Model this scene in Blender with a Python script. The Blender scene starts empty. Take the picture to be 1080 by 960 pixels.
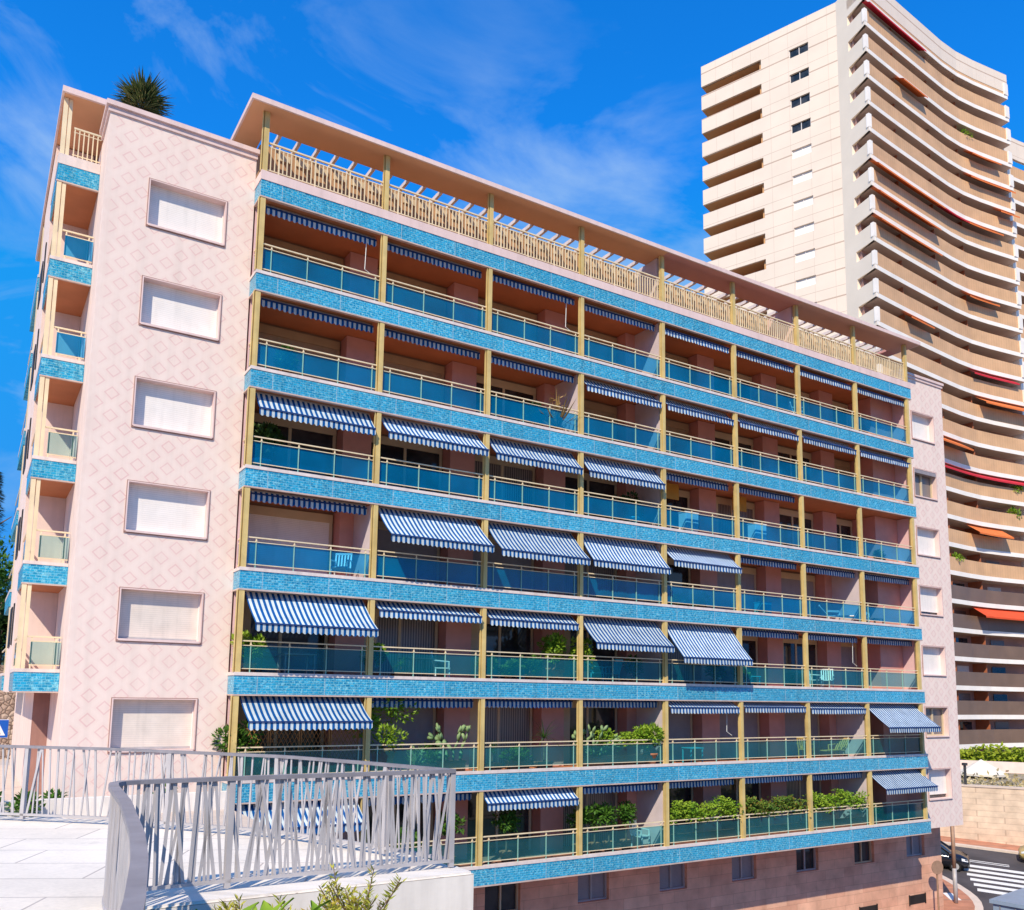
import bpy, math, random
from mathutils import Vector, Matrix
R = random.Random(7)
scn = bpy.context.scene
col = scn.collection
PI = math.pi

# ------------------------------------------------------------------ materials
def lin(c):
    return tuple(c) + (1.0,)

class NT:
    def __init__(s, name):
        s.m = bpy.data.materials.new(name); s.m.use_nodes = True
        s.t = s.m.node_tree; s.t.nodes.clear()
        s.out = s.t.nodes.new('ShaderNodeOutputMaterial')
    def n(s, typ, **kw):
        nd = s.t.nodes.new(typ)
        for k, v in kw.items():
            if k.startswith('i_'):
                nd.inputs[k[2:].replace('_', ' ')].default_value = v
            else:
                setattr(nd, k, v)
        return nd
    def l(s, a, b): s.t.links.new(a, b)
    def math(s, op, a, b=None, clamp=False):
        nd = s.t.nodes.new('ShaderNodeMath'); nd.operation = op; nd.use_clamp = clamp
        for i, v in enumerate((a, b)):
            if v is None: continue
            if isinstance(v, (int, float)): nd.inputs[i].default_value = v
            else: s.l(v, nd.inputs[i])
        return nd.outputs[0]
    def mix(s, f, a, b, blend='MIX'):
        nd = s.t.nodes.new('ShaderNodeMix'); nd.data_type = 'RGBA'; nd.blend_type = blend
        for idx, v in ((0, f), (6, a), (7, b)):
            if isinstance(v, (int, float)): nd.inputs[idx].default_value = v
            elif isinstance(v, tuple): nd.inputs[idx].default_value = lin(v[:3])
            else: s.l(v, nd.inputs[idx])
        return nd.outputs[2]
    def bsdf(s, color, rough=.6, spec=.3, metal=0, normal=None):
        b = s.t.nodes.new('ShaderNodeBsdfPrincipled')
        if isinstance(color, tuple): b.inputs['Base Color'].default_value = lin(color[:3])
        else: s.l(color, b.inputs['Base Color'])
        if isinstance(rough, (int, float)): b.inputs['Roughness'].default_value = rough
        else: s.l(rough, b.inputs['Roughness'])
        b.inputs['Specular IOR Level'].default_value = spec
        b.inputs['Metallic'].default_value = metal
        if normal is not None: s.l(normal, b.inputs['Normal'])
        s.l(b.outputs[0], s.out.inputs[0])
        return b
    def pos(s): return s.n('ShaderNodeNewGeometry').outputs['Position']
    def obj(s): return s.n('ShaderNodeTexCoord').outputs['Object']
    def noise(s, vec, scale, detail=4, rough=.55):
        nd = s.n('ShaderNodeTexNoise'); nd.inputs['Scale'].default_value = scale
        nd.inputs['Detail'].default_value = detail; nd.inputs['Roughness'].default_value = rough
        if vec is not None: s.l(vec, nd.inputs['Vector'])
        return nd.outputs['Fac']
    def rng(s, v, a, b, c, d):
        nd = s.n('ShaderNodeMapRange'); s.l(v, nd.inputs[0])
        for i, x in enumerate((a, b, c, d)): nd.inputs[i + 1].default_value = x
        return nd.outputs[0]
    def bump(s, h, strength=.3, dist=.02):
        nd = s.n('ShaderNodeBump'); nd.inputs['Strength'].default_value = strength; nd.inputs['Distance'].default_value = dist
        s.l(h, nd.inputs['Height']); return nd.outputs[0]
    def xyz(s, v):
        nd = s.n('ShaderNodeSeparateXYZ'); s.l(v, nd.inputs[0]); return nd.outputs
    def comb(s, x, y, z=0.0):
        nd = s.n('ShaderNodeCombineXYZ')
        for i, v in enumerate((x, y, z)):
            if isinstance(v, (int, float)): nd.inputs[i].default_value = v
            else: s.l(v, nd.inputs[i])
        return nd.outputs[0]

def plain(name, c, rough=.6, spec=.3, var=.12, scale=3.0, metal=0, streak=0.0, bump=0.0):
    t = NT(name); p = t.pos()
    n1 = t.noise(p, scale, 5)
    f = t.rng(n1, .3, .7, 1 - var, 1 + var * .6)
    if streak:
        x = t.xyz(p)
        v = t.comb(t.math('MULTIPLY', t.math('ADD', x[0], x[1]), 5.0), t.math('MULTIPLY', x[2], .35))
        n2 = t.noise(v, 1.0, 5)
        f = t.math('MULTIPLY', f, t.rng(n2, .45, .75, 1.0, 1 - streak))
    c2 = t.mix(1.0, c, t.comb(f, f, f), 'MULTIPLY')
    nrm = t.bump(t.noise(p, scale * 12, 3), bump, .01) if bump else None
    t.bsdf(c2, rough, spec, metal, nrm)
    return t.m

M = {}
def build_mats():
    M['cream'] = plain('cream_paint', (.72, .53, .21), .45, .4, .16, 2.0, streak=.25)
    M['bar_green'] = plain('green_tinted_bar', (.26, .52, .44), .45, .4, .12, 2)
    M['cream_pale'] = plain('pale_cream_paint', (.86, .70, .46), .45, .4, .12, 2.0, streak=.12)
    M['kerb'] = plain('white_coping', (.80, .68, .64), .6, .3, .12, 1.5, streak=.2)
    M['strip'] = plain('beige_drip_edge', (.62, .46, .40), .6, .3, .2, 2)
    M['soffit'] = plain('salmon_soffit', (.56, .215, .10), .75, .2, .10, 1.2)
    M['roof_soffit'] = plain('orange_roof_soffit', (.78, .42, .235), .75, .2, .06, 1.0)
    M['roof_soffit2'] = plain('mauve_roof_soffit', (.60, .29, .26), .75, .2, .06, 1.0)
    M['roof_edge'] = plain('pale_pink_edge', (.83, .62, .58), .6, .3, .08, 1.0, streak=.12)
    M['pink_plain'] = plain('plain_pink_render', (.87, .68, .61), .8, .2, .08, 1.5, streak=.10)
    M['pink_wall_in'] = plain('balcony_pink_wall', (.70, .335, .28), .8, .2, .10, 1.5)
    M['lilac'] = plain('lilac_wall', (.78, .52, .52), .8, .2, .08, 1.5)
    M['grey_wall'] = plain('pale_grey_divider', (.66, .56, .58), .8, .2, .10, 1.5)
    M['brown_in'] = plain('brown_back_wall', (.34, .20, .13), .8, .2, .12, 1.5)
    M['tan'] = plain('tan_lintel', (.50, .34, .20), .7, .2, .1, 2)
    M['frame_beige'] = plain('beige_window_frame', (.66, .52, .34), .5, .3, .08, 2)
    M['shadow_line'] = plain('red_brown_shadow_line', (.40, .22, .18), .6, .3, .15, 2)
    M['frame_white'] = plain('white_window_frame', (.84, .78, .76), .5, .3, .06, 2)
    M['dark'] = plain('dark_interior', (.030, .026, .026), .5, .3, .5, 1.5)
    M['white_plastic'] = plain('white_plastic', (.80, .82, .80), .4, .4, .06, 3)
    M['cyan_plastic'] = plain('turquoise_plastic', (.05, .45, .58), .4, .4, .1, 3)
    M['yellow_cane'] = plain('yellow_cane', (.62, .44, .13), .6, .3, .2, 12)
    M['metal_dark'] = plain('dark_metal', (.05, .05, .055), .4, .5, .1, 4)
    M['metal_grey'] = plain('painted_grey_metal', (.47, .44, .45), .42, .5, .12, 3, streak=.15)
    M['metal_grey_dark'] = plain('aged_grey_metal', (.25, .235, .26), .45, .5, .2, 6)
    M['rust'] = plain('brown_lattice_wood', (.42, .20, .07), .7, .2, .25, 8)
    M['terracotta'] = plain('terracotta', (.46, .19, .10), .8, .2, .15, 6)
    M['soil'] = plain('soil', (.12, .085, .05), .9, .1, .3, 6, bump=.4)
    M['trunk'] = plain('bark', (.20, .13, .085), .9, .1, .3, 7, bump=.5)
    M['roofing'] = plain('roof_gravel', (.40, .36, .33), .9, .1, .15, 3)
    M['red_panel'] = plain('ochre_panel', (.60, .30, .05), .6, .3, .1, 3)
    # tiles
    t = NT('blue_relief_tiles'); p = t.pos(); x = t.xyz(p)
    u = t.math('ADD', x[0], x[1])
    b = t.n('ShaderNodeTexBrick'); b.offset = .5
    t.l(t.comb(u, x[2]), b.inputs['Vector'])
    for k, v in (('Scale', 1.0), ('Brick Width', .15), ('Row Height', .0745), ('Mortar Size', .011), ('Mortar Smooth', .6), ('Bias', 0.0)): b.inputs[k].default_value = v
    b.inputs['Color1'].default_value = lin((.004, .20, .40)); b.inputs['Color2'].default_value = lin((.012, .37, .64)); b.inputs['Mortar'].default_value = lin((.18, .58, .74))
    n1 = t.noise(p, 11.0, 3, .7); n2 = t.noise(p, .55, 3)
    c = t.mix(t.rng(n1, .50, .66, 0, .85), b.outputs['Color'], (.34, .76, .86))  # pale speckles: highlights of the glossy relief painted into the colour
    c = t.mix(t.rng(n2, .35, .65, 0, .35), c, (.015, .38, .68))
    wn = t.n('ShaderNodeTexWhiteNoise'); wn.noise_dimensions = '2D'
    fl = t.math('FLOOR', t.math('MULTIPLY', t.math('ADD', u, 1.352), 1 / 2.003)); t.l(t.comb(fl, t.math('FLOOR', t.math('MULTIPLY', t.math('ADD', x[2], .6), 1 / 3.0))), wn.inputs['Vector'])
    pv = t.rng(wn.outputs['Value'], 0, 1, .95, 1.12); st = t.rng(t.noise(t.comb(t.math('MULTIPLY', u, 3.5), t.math('MULTIPLY', x[2], .3)), 1.0, 5), .5, .8, 1.0, .74)
    pv = t.math('MULTIPLY', pv, st); c = t.mix(1.0, c, t.comb(pv, pv, pv), 'MULTIPLY')
    # pale vertical panel joints
    fr = t.math('FRACT', t.math('MULTIPLY', t.math('ADD', u, .35), 1 / 2.003))
    j = t.math('LESS_THAN', t.math('ABSOLUTE', t.math('SUBTRACT', fr, .5)), .007)
    c = t.mix(t.math('MULTIPLY', j, .55), c, (.50, .62, .68))
    h = t.math('ADD', t.math('MULTIPLY', t.math('SUBTRACT', 1.0, b.outputs['Fac']), 1.0), t.math('MULTIPLY', n1, .8))
    t.bsdf(c, .22, .6, 0, t.bump(h, .8, .03)); M['tile'] = t.m
    # diamond render
    t = NT('pink_diamond_render'); p = t.pos(); x = t.xyz(p)
    def diam(offx, offz):
        a = t.math('ABSOLUTE', t.math('SUBTRACT', t.math('FRACT', t.math('ADD', t.math('MULTIPLY', t.math('SUBTRACT', x[0], -3.59), 1 / .785), .5 + offx)), .5))
        bb = t.math('ABSOLUTE', t.math('SUBTRACT', t.math('FRACT', t.math('ADD', t.math('MULTIPLY', t.math('SUBTRACT', x[2], 6.03), 1 / .642), .5 + offz)), .5))
        return t.math('ADD', t.math('MULTIPLY', a, .785 / .205), t.math('MULTIPLY', bb, .642 / .195))
    d = t.math('MINIMUM', diam(0, 0), diam(.5, .5))
    d = t.math('ADD', d, t.math('MULTIPLY', t.math('SUBTRACT', t.noise(p, 9, 2), .5), .10))
    ring = t.math('MULTIPLY', t.rng(d, .74, .80, 0, 1), t.rng(d, .97, 1.04, 1, 0))
    inner = t.rng(d, .62, .70, 1, 0)
    base = t.mix(t.rng(t.noise(p, 1.6, 5), .3, .7, 0, 1), (.90, .725, .645), (.86, .675, .60))
    base = t.mix(t.math('MULTIPLY', t.rng(d, 1.25, 1.6, 0, 1), .30), base, (.92, .765, .69))
    mk = t.rng(x[0], -4.02, -3.98, 0, 1)
    c = t.mix(t.math('MULTIPLY', t.math('MULTIPLY', inner, mk), .14), base, (.88, .66, .60))
    c = t.mix(t.math('MULTIPLY', t.math('MULTIPLY', ring, mk), t.rng(t.noise(p, .8, 4), .3, .7, .36, .68)), c, (.77, .46, .44))
    v = t.comb(t.math('MULTIPLY', x[0], 4.0), t.math('MULTIPLY', x[2], .25))
    f = t.rng(t.noise(v, 1.0, 5), .45, .8, 1.0, .90)
    c = t.mix(1.0, c, t.comb(f, f, f), 'MULTIPLY')
    t.bsdf(c, .8, .2, 0, t.bump(t.noise(p, 40, 3), .15, .01)); M['pink'] = t.m
    # roller shutters
    def shutter(name, c0, dirt=.12):
        t = NT(name); p = t.pos(); x = t.xyz(p)
        s = t.math('FRACT', t.math('MULTIPLY', x[2], 1 / .058))
        g = t.rng(s, .0, .18, .70, 1.0)
        n = t.math('MULTIPLY', t.rng(t.noise(p, 2.0, 4), .3, .7, 1 - dirt, 1.03), t.rng(t.noise(t.comb(t.math('MULTIPLY', x[0], 6.0), t.math('MULTIPLY', x[2], .5)), 1.0, 4), .5, .8, 1.0, .88))
        g = t.math('MULTIPLY', g, n)
        t.bsdf(t.mix(1.0, c0, t.comb(g, g, g), 'MULTIPLY'), .5, .3, 0, t.bump(s, .35, .01)); return t.m
    M['shutter_white'] = shutter('white_roller_shutter', (.93, .87, .82), .07)
    M['shutter_cream'] = shutter('cream_roller_shutter', (.84, .74, .66))
    M['shutter_tan'] = shutter('tan_roller_shutter', (.46, .32, .20))
    M['shutter_grey'] = shutter('grey_roller_shutter', (.36, .32, .34))
    # balcony glass: tinted film that takes light plus see-through tint and reflection
    def glass(name, film, tint, f):
        t = NT(name); p = t.pos()
        n = t.rng(t.noise(p, .55, 4), .3, .7, .60, 1.25)
        d = t.n('ShaderNodeBsdfDiffuse'); t.l(t.mix(1.0, film, t.comb(n, n, n), 'MULTIPLY'), d.inputs[0])
        tr = t.n('ShaderNodeBsdfTransparent'); tr.inputs[0].default_value = lin(tint)
        gl = t.n('ShaderNodeBsdfGlossy'); gl.inputs['Roughness'].default_value = .03
        m1 = t.n('ShaderNodeMixShader'); m1.inputs[0].default_value = f
        t.l(tr.outputs[0], m1.inputs[1]); t.l(d.outputs[0], m1.inputs[2])
        fr = t.n('ShaderNodeFresnel'); fr.inputs[0].default_value = 1.5
        m2 = t.n('ShaderNodeMixShader'); t.l(fr.outputs[0], m2.inputs[0]); t.l(m1.outputs[0], m2.inputs[1]); t.l(gl.outputs[0], m2.inputs[2])
        t.l(m2.outputs[0], t.out.inputs[0]); return t.m
    M['glass_blue'] = glass('blue_balcony_glass', (.0, .36, .80), (.12, .54, .90), .27)
    M['glass_teal'] = glass('teal_balcony_glass', (.01, .40, .50), (.32, .78, .86), .17)
    M['glass_pale'] = glass('pale_green_glass', (.25, .50, .48), (.55, .84, .84), .12)
    # window panes
    t = NT('window_pane'); p = t.pos()
    c = t.mix(t.rng(t.noise(p, .9, 3), .4, .6, 0, 1), (.016, .018, .022), (.055, .055, .06))
    t.bsdf(c, .06, .6); M['pane'] = t.m
    t = NT('curtained_pane'); p = t.pos(); x = t.xyz(p)
    w = t.n('ShaderNodeTexWave'); t.l(t.comb(x[0], 0.0), w.inputs['Vector']); w.inputs['Scale'].default_value = 3.2; w.inputs['Distortion'].default_value = 1.0
    t.bsdf(t.mix(w.outputs['Fac'], (.10, .085, .08), (.34, .28, .25)), .25, .5); M['curtain'] = t.m
    # awning fabric
    t = NT('blue_white_awning_fabric'); p = t.obj(); x = t.xyz(p)
    s = t.math('FRACT', t.math('MULTIPLY', x[0], 1 / .163))
    s = t.math('LESS_THAN', t.math('ABSOLUTE', t.math('SUBTRACT', s, .5)), .25)
    n = t.rng(t.noise(p, 2.5, 4), .3, .7, .78, 1.04)
    oi = t.n('ShaderNodeObjectInfo'); n = t.math('MULTIPLY', n, t.rng(oi.outputs['Random'], 0, 1, .80, 1.06))
    c = t.mix(s, (.012, .125, .41), (.80, .89, .91))
    c = t.mix(1.0, c, t.comb(n, n, n), 'MULTIPLY')
    d = t.n('ShaderNodeBsdfDiffuse'); t.l(c, d.inputs[0])
    tl = t.n('ShaderNodeBsdfTranslucent'); t.l(c, tl.inputs[0])
    ms = t.n('ShaderNodeMixShader'); ms.inputs[0].default_value = .18; t.l(d.outputs[0], ms.inputs[1]); t.l(tl.outputs[0], ms.inputs[2])
    t.l(ms.outputs[0], t.out.inputs[0]); M['awning'] = t.m
    M['awning_trim'] = plain('navy_binding', (.015, .05, .18), .7, .2, .1, 3)
    # base stone
    def stone(name, c1, c2, mort, bw, rh, ms=.008, bumpy=.3, warp=0):
        t = NT(name); p = t.pos(); x = t.xyz(p)
        v = t.comb(t.math('ADD', x[0], x[1]), x[2])
        b = t.n('ShaderNodeTexBrick'); t.l(v, b.inputs['Vector'])
        for k, q in (('Scale', 1.0), ('Brick Width', bw), ('Row Height', rh), ('Mortar Size', ms), ('Mortar Smooth', .3), ('Bias', 0.0)): b.inputs[k].default_value = q
        b.inputs['Color1'].default_value = lin(c1); b.inputs['Color2'].default_value = lin(c2); b.inputs['Mortar'].default_value = lin(mort)
        n = t.rng(t.noise(p, 1.4, 6), .3, .7, .8, 1.15)
        c = t.mix(1.0, b.outputs['Color'], t.comb(n, n, n), 'MULTIPLY')
        t.bsdf(c, .75, .2, 0, t.bump(t.math('SUBTRACT', t.noise(p, 14, 4), b.outputs['Fac']), bumpy, .02)); return t.m
    M['base_stone'] = stone('red_brown_stone', (.80, .46, .32), (.70, .37, .255), (.50, .27, .19), 1.3, .42)
    M['wall_stone'] = stone('pale_cut_stone', (.74, .58, .44), (.69, .52, .39), (.55, .41, .31), 1.1, .38, .016, .35)
    t = NT('cream_panel_cladding'); p = t.pos(); x = t.xyz(p)
    s1 = t.math('FRACT', t.math('MULTIPLY', x[2], 1 / 2.968)); g1 = t.math('LESS_THAN', s1, .050); g2 = t.math('LESS_THAN', t.math('ABSOLUTE', t.math('SUBTRACT', s1, .42)), .012)
    s2 = t.math('FRACT', t.math('MULTIPLY', t.math('ADD', x[0], x[1]), 1 / 1.35)); g3 = t.math('MULTIPLY', t.math('LESS_THAN', s2, .025), .35)
    gg = t.math('MAXIMUM', t.math('MAXIMUM', g1, t.math('MULTIPLY', g2, .6)), g3)
    n = t.rng(t.noise(p, .35, 4), .3, .7, .95, 1.03)
    t.bsdf(t.mix(1.0, t.mix(gg, (.84, .71, .605), (.54, .40, .32)), t.comb(n, n, n), 'MULTIPLY'), .8, .2); M['tower_wall'] = t.m
    t = NT('rubble_stone'); p = t.pos()
    vo = t.n('ShaderNodeTexVoronoi'); vo.feature = 'DISTANCE_TO_EDGE'; t.l(p, vo.inputs['Vector']); vo.inputs['Scale'].default_value = 4.6
    vc = t.n('ShaderNodeTexVoronoi'); t.l(p, vc.inputs['Vector']); vc.inputs['Scale'].default_value = 4.6
    c = t.mix(.5, vc.outputs['Color'], (.5, .5, .5)); 
    bw = t.n('ShaderNodeRGBToBW'); t.l(vc.outputs['Color'], bw.inputs[0])
    c = t.mix(bw.outputs[0], (.42, .27, .20), (.66, .50, .40))
    c = t.mix(t.rng(vo.outputs['Distance'], 0, .10, 1, 0), c, (.10, .06, .045))
    t.bsdf(c, .9, .1, 0, t.bump(vo.outputs['Distance'], .8, .1)); M['rubble'] = t.m
    # brown ribbed parapet
    t = NT('brown_ribbed_parapet'); p = t.pos(); x = t.xyz(p)
    s = t.math('FRACT', t.math('MULTIPLY', x[0], 1 / .42))
    g = t.rng(s, 0, .14, .74, 1.0)
    n = t.rng(t.noise(p, .5, 4), .3, .7, .86, 1.1)
    g = t.math('MULTIPLY', g, n)
    t.bsdf(t.mix(1.0, (.72, .43, .235), t.comb(g, g, g), 'MULTIPLY'), .6, .3); M['tower_brown'] = t.m
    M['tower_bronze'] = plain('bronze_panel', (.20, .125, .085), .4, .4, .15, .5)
    M['tower_white'] = plain('white_slab_edge', (.95, .88, .82), .7, .2, .08, .6)
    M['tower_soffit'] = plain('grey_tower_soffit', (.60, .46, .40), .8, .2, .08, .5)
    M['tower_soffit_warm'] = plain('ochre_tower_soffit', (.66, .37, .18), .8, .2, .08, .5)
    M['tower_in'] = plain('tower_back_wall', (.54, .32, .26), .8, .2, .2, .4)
    M['tower_divider'] = plain('rust_divider', (.45, .15, .07), .7, .2, .1, 1)
    M['orange_fabric'] = plain('orange_fabric', (.78, .20, .06), .8, .1, .1, 1)
    M['red_fabric'] = plain('red_fabric', (.62, .04, .06), .8, .1, .1, 1)
    # foliage
    def leaf(name, a, b, c3=None, rough=.5, trans=.25):
        t = NT(name); p = t.pos()
        n = t.noise(p, 2.2, 3); n2 = t.noise(p, 11, 2)
        c = t.mix(t.rng(n, .38, .62, 0, 1), a, b)
        if c3: c = t.mix(t.rng(n2, .58, .66, 0, 1), c, c3)
        d = t.n('ShaderNodeBsdfPrincipled'); t.l(c, d.inputs['Base Color']); d.inputs['Roughness'].default_value = rough; d.inputs['Specular IOR Level'].default_value = .25
        tl = t.n('ShaderNodeBsdfTranslucent'); t.l(c, tl.inputs[0])
        ms = t.n('ShaderNodeMixShader'); ms.inputs[0].default_value = trans
        t.l(d.outputs[0], ms.inputs[1]); t.l(tl.outputs[0], ms.inputs[2]); t.l(ms.outputs[0], t.out.inputs[0]); return t.m
    M['leaf_mid'] = leaf('green_leaves', (.05, .14, .018), (.11, .24, .03))
    M['leaf_bright'] = leaf('bright_leaves', (.18, .34, .025), (.34, .47, .045))
    M['leaf_dark'] = leaf('dark_leaves', (.018, .055, .014), (.05, .10, .02))
    M['leaf_yellow'] = leaf('yellow_green_leaves', (.34, .38, .04), (.58, .52, .07), (.44, .26, .05))
    M['leaf_red'] = leaf('red_flecked_leaves', (.10, .21, .03), (.20, .28, .04), (.42, .09, .04))
    M['leaf_lime'] = leaf('lime_hedge_leaves', (.24, .33, .02), (.38, .43, .03))
    M['leaf_dry'] = leaf('dry_leaves', (.34, .20, .06), (.48, .32, .12))
    M['leaf_bluegreen'] = leaf('cactus_skin', (.16, .27, .12), (.30, .40, .18), None, .6, .05)
    M['flower'] = leaf('pale_flowers', (.55, .42, .18), (.70, .60, .42), (.20, .26, .04))
    M['yucca_leaf'] = leaf('yucca_leaves', (.04, .075, .03), (.13, .16, .05), (.40, .30, .12))
    # paving
    t = NT('white_paving'); p = t.pos(); x = t.xyz(p)
    b = t.n('ShaderNodeTexBrick'); b.offset = .37
    rot = t.n('ShaderNodeMapping'); rot.inputs['Rotation'].default_value = (0, 0, math.radians(27)); t.l(p, rot.inputs['Vector']); t.l(rot.outputs[0], b.inputs['Vector'])
    for k, q in (('Scale', 1.0), ('Brick Width', 1.5), ('Row Height', .75), ('Mortar Size', .012), ('Mortar Smooth', .3)): b.inputs[k].default_value = q
    b.inputs['Color1'].default_value = lin((.92, .82, .715)); b.inputs['Color2'].default_value = lin((.87, .77, .665)); b.inputs['Mortar'].default_value = lin((.55, .47, .42))
    n = t.math('MULTIPLY', t.math('MULTIPLY', t.rng(t.noise(p, .9, 6), .3, .7, .84, 1.05), t.rng(t.noise(p, 3.1, 6, .7), .56, .72, 1.0, .86)), t.rng(t.noise(p, 26, 3), .3, .7, .95, 1.04))
    t.bsdf(t.mix(1.0, b.outputs['Color'], t.comb(n, n, n), 'MULTIPLY'), .8, .2, 0, t.bump(t.noise(p, 60, 3), .15, .01)); M['paving'] = t.m
    M['white_wall'] = plain('white_parapet_render', (.86, .79, .73), .8, .2, .10, 2.0, streak=.2, bump=.15)
    M['asphalt'] = plain('asphalt', (.085, .075, .08), .85, .2, .38, .45, bump=.2)
    M['road_paint'] = plain('road_paint', (.80, .78, .76), .7, .2, .12, 4)
    M['orange_paving'] = stone('orange_paving_blocks', (.54, .24, .15), (.46, .20, .125), (.36, .20, .14), .4, .2, .01)
    M['kerbstone'] = plain('pale_kerbstone', (.66, .54, .46), .8, .2, .1, 3)
    M['ground'] = plain('dry_ground', (.34, .28, .20), .9, .1, .3, .4, bump=.3)
    M['hill'] = plain('scrub_hill', (.10, .12, .045), .9, .1, .4, .15)
    M['car_paint'] = plain('black_car_paint', (.012, .012, .018), .15, .6, .0, 1)
    M['car_paint_sand'] = plain('sand_car_paint', (.52, .38, .14), .25, .6, .0, 1)
    M['tyre'] = plain('tyre_rubber', (.02, .02, .02), .8, .2, .1, 10)
    M['rim'] = plain('alloy_rim', (.45, .45, .47), .35, .5, .05, 10)
    M['lamp_glass'] = plain('headlamp_glass', (.75, .75, .76), .1, .6, .0, 1)
    M['kiosk'] = plain('blue_grey_sheet_metal', (.26, .34, .46), .35, .5, .1, 2)
    M['kiosk_glass'] = plain('dark_roof_glass', (.03, .045, .07), .06, .7, .05, 2)
    M['sign_blue'] = plain('blue_sign_face', (.01, .10, .48), .35, .4, .03, 3)
    M['sign_white'] = plain('white_sign_face', (.82, .82, .84), .35, .4, .03, 3)
    M['sign_back'] = plain('aged_sign_back', (.36, .22, .15), .5, .4, .15, 6)
    M['canvas'] = plain('cream_canvas', (.80, .72, .62), .8, .1, .06, 2)
build_mats()

# ------------------------------------------------------------------ mesh helpers
ORG = {}
class MB:
    def __init__(s): s.v = []; s.f = []; s.mi = []
    def add(s, vs, fs, mi=0):
        o = len(s.v); s.v += [tuple(p) for p in vs]
        for f in fs: s.f.append(tuple(o + i for i in f)); s.mi.append(mi)
        return s
    def box(s, x0, x1, y0, y1, z0, z1, mi=0):
        if x0 > x1: x0, x1 = x1, x0
        if y0 > y1: y0, y1 = y1, y0
        if z0 > z1: z0, z1 = z1, z0
        vs = [(x, y, z) for z in (z0, z1) for y in (y0, y1) for x in (x0, x1)]
        return s.add(vs, [(0, 2, 3, 1), (4, 5, 7, 6), (0, 1, 5, 4), (2, 6, 7, 3), (0, 4, 6, 2), (1, 3, 7, 5)], mi)
    def sheet_xz(s, x0, x1, y, z0, z1): return s.add([(x0, y, z0), (x1, y, z0), (x1, y, z1), (x0, y, z1)], [(0, 1, 2, 3)])
    def sheet_yz(s, x, y0, y1, z0, z1): return s.add([(x, y1, z0), (x, y0, z0), (x, y0, z1), (x, y1, z1)], [(0, 1, 2, 3)])
    def bar(s, p, q, w, h, up=(0, 0, 1), mi=0):
        p = Vector(p); q = Vector(q); d = (q - p).normalized(); u = Vector(up)
        if abs(d.dot(u)) > .98: u = Vector((1, 0, 0))
        a = d.cross(u).normalized(); b = a.cross(d).normalized()
        vs = []
        for c in (p, q):
            for sa, sb in ((-1, -1), (1, -1), (1, 1), (-1, 1)): vs.append(c + a * (w / 2 * sa) + b * (h / 2 * sb))
        return s.add(vs, [(0, 1, 2, 3), (7, 6, 5, 4), (0, 4, 5, 1), (1, 5, 6, 2), (2, 6, 7, 3), (3, 7, 4, 0)], mi)
    def strip(s, pts, w, h, mi=0):
        """rectangular section swept along a polyline (w horizontal, h vertical)"""
        pts = [Vector(p) for p in pts]; n = len(pts); rings = []
        for i, p in enumerate(pts):
            d = (pts[min(i + 1, n - 1)] - pts[max(i - 1, 0)]); d.z = 0; d.normalize()
            a = Vector((-d.y, d.x, 0))
            rings.append([p + a * (w / 2 * sa) + Vector((0, 0, h / 2 * sb)) for sa, sb in ((-1, -1), (1, -1), (1, 1), (-1, 1))])
        vs = [v for r in rings for v in r]; fs = []
        for i in range(n - 1):
            for k in range(4): fs.append((i * 4 + k, i * 4 + (k + 1) % 4, i * 4 + 4 + (k + 1) % 4, i * 4 + 4 + k))
        fs += [(3, 2, 1, 0), tuple((n - 1) * 4 + k for k in range(4))]
        return s.add(vs, fs, mi)
    def tube(s, pts, rad, n=8, mi=0, cap=True):
        pts = [Vector(p) for p in pts]
        if isinstance(rad, (int, float)): rad = [rad] * len(pts)
        vs = []; fs = []
        for i, p in enumerate(pts):
            d = (pts[min(i + 1, len(pts) - 1)] - pts[max(i - 1, 0)]).normalized()
            u = Vector((0, 0, 1)) if abs(d.z) < .95 else Vector((1, 0, 0))
            a = d.cross(u).normalized(); b = a.cross(d).normalized()
            for k in range(n):
                t = 2 * PI * k / n; vs.append(p + (a * math.cos(t) + b * math.sin(t)) * rad[i])
        for i in range(len(pts) - 1):
            for k in range(n): fs.append((i * n + k, i * n + (k + 1) % n, i * n + n + (k + 1) % n, i * n + n + k))
        if cap: fs += [tuple(reversed(range(n))), tuple(range((len(pts) - 1) * n, len(pts) * n))]
        return s.add(vs, fs, mi)
    def lathe(s, prof, cx=0, cy=0, n=14, mi=0):
        vs = []; fs = []
        for r, z in prof:
            for k in range(n): vs.append((cx + r * math.cos(2 * PI * k / n), cy + r * math.sin(2 * PI * k / n), z))
        for i in range(len(prof) - 1):
            for k in range(n): fs.append((i * n + k, i * n + (k + 1) % n, i * n + n + (k + 1) % n, i * n + n + k))
        fs += [tuple(reversed(range(n))), tuple(range((len(prof) - 1) * n, len(prof) * n))]
        return s.add(vs, fs, mi)
    def prism(s, poly, z0, z1, mi=0):
        n = len(poly)
        vs = [(x, y, z0) for x, y in poly] + [(x, y, z1) for x, y in poly]
        fs = [tuple(reversed(range(n))), tuple(range(n, 2 * n))] + [(i, (i + 1) % n, n + (i + 1) % n, n + i) for i in range(n)]
        return s.add(vs, fs, mi)
    def leaf(s, c, d, L, W, mi=0, up=None, fold=0.0):
        d = Vector(d).normalized(); u = Vector(up) if up else Vector((R.uniform(-1, 1), R.uniform(-1, 1), R.uniform(-1, 1)))
        a = d.cross(u)
        if a.length < 1e-3: a = d.cross(Vector((1, .3, .2)))
        a.normalize(); c = Vector(c); nrm = a.cross(d)
        vs = [c, c + d * L * .45 + a * W / 2 + nrm * fold, c + d * L, c + d * L * .45 - a * W / 2 + nrm * fold]
        return s.add(vs, [(0, 1, 2, 3)], mi)
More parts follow.
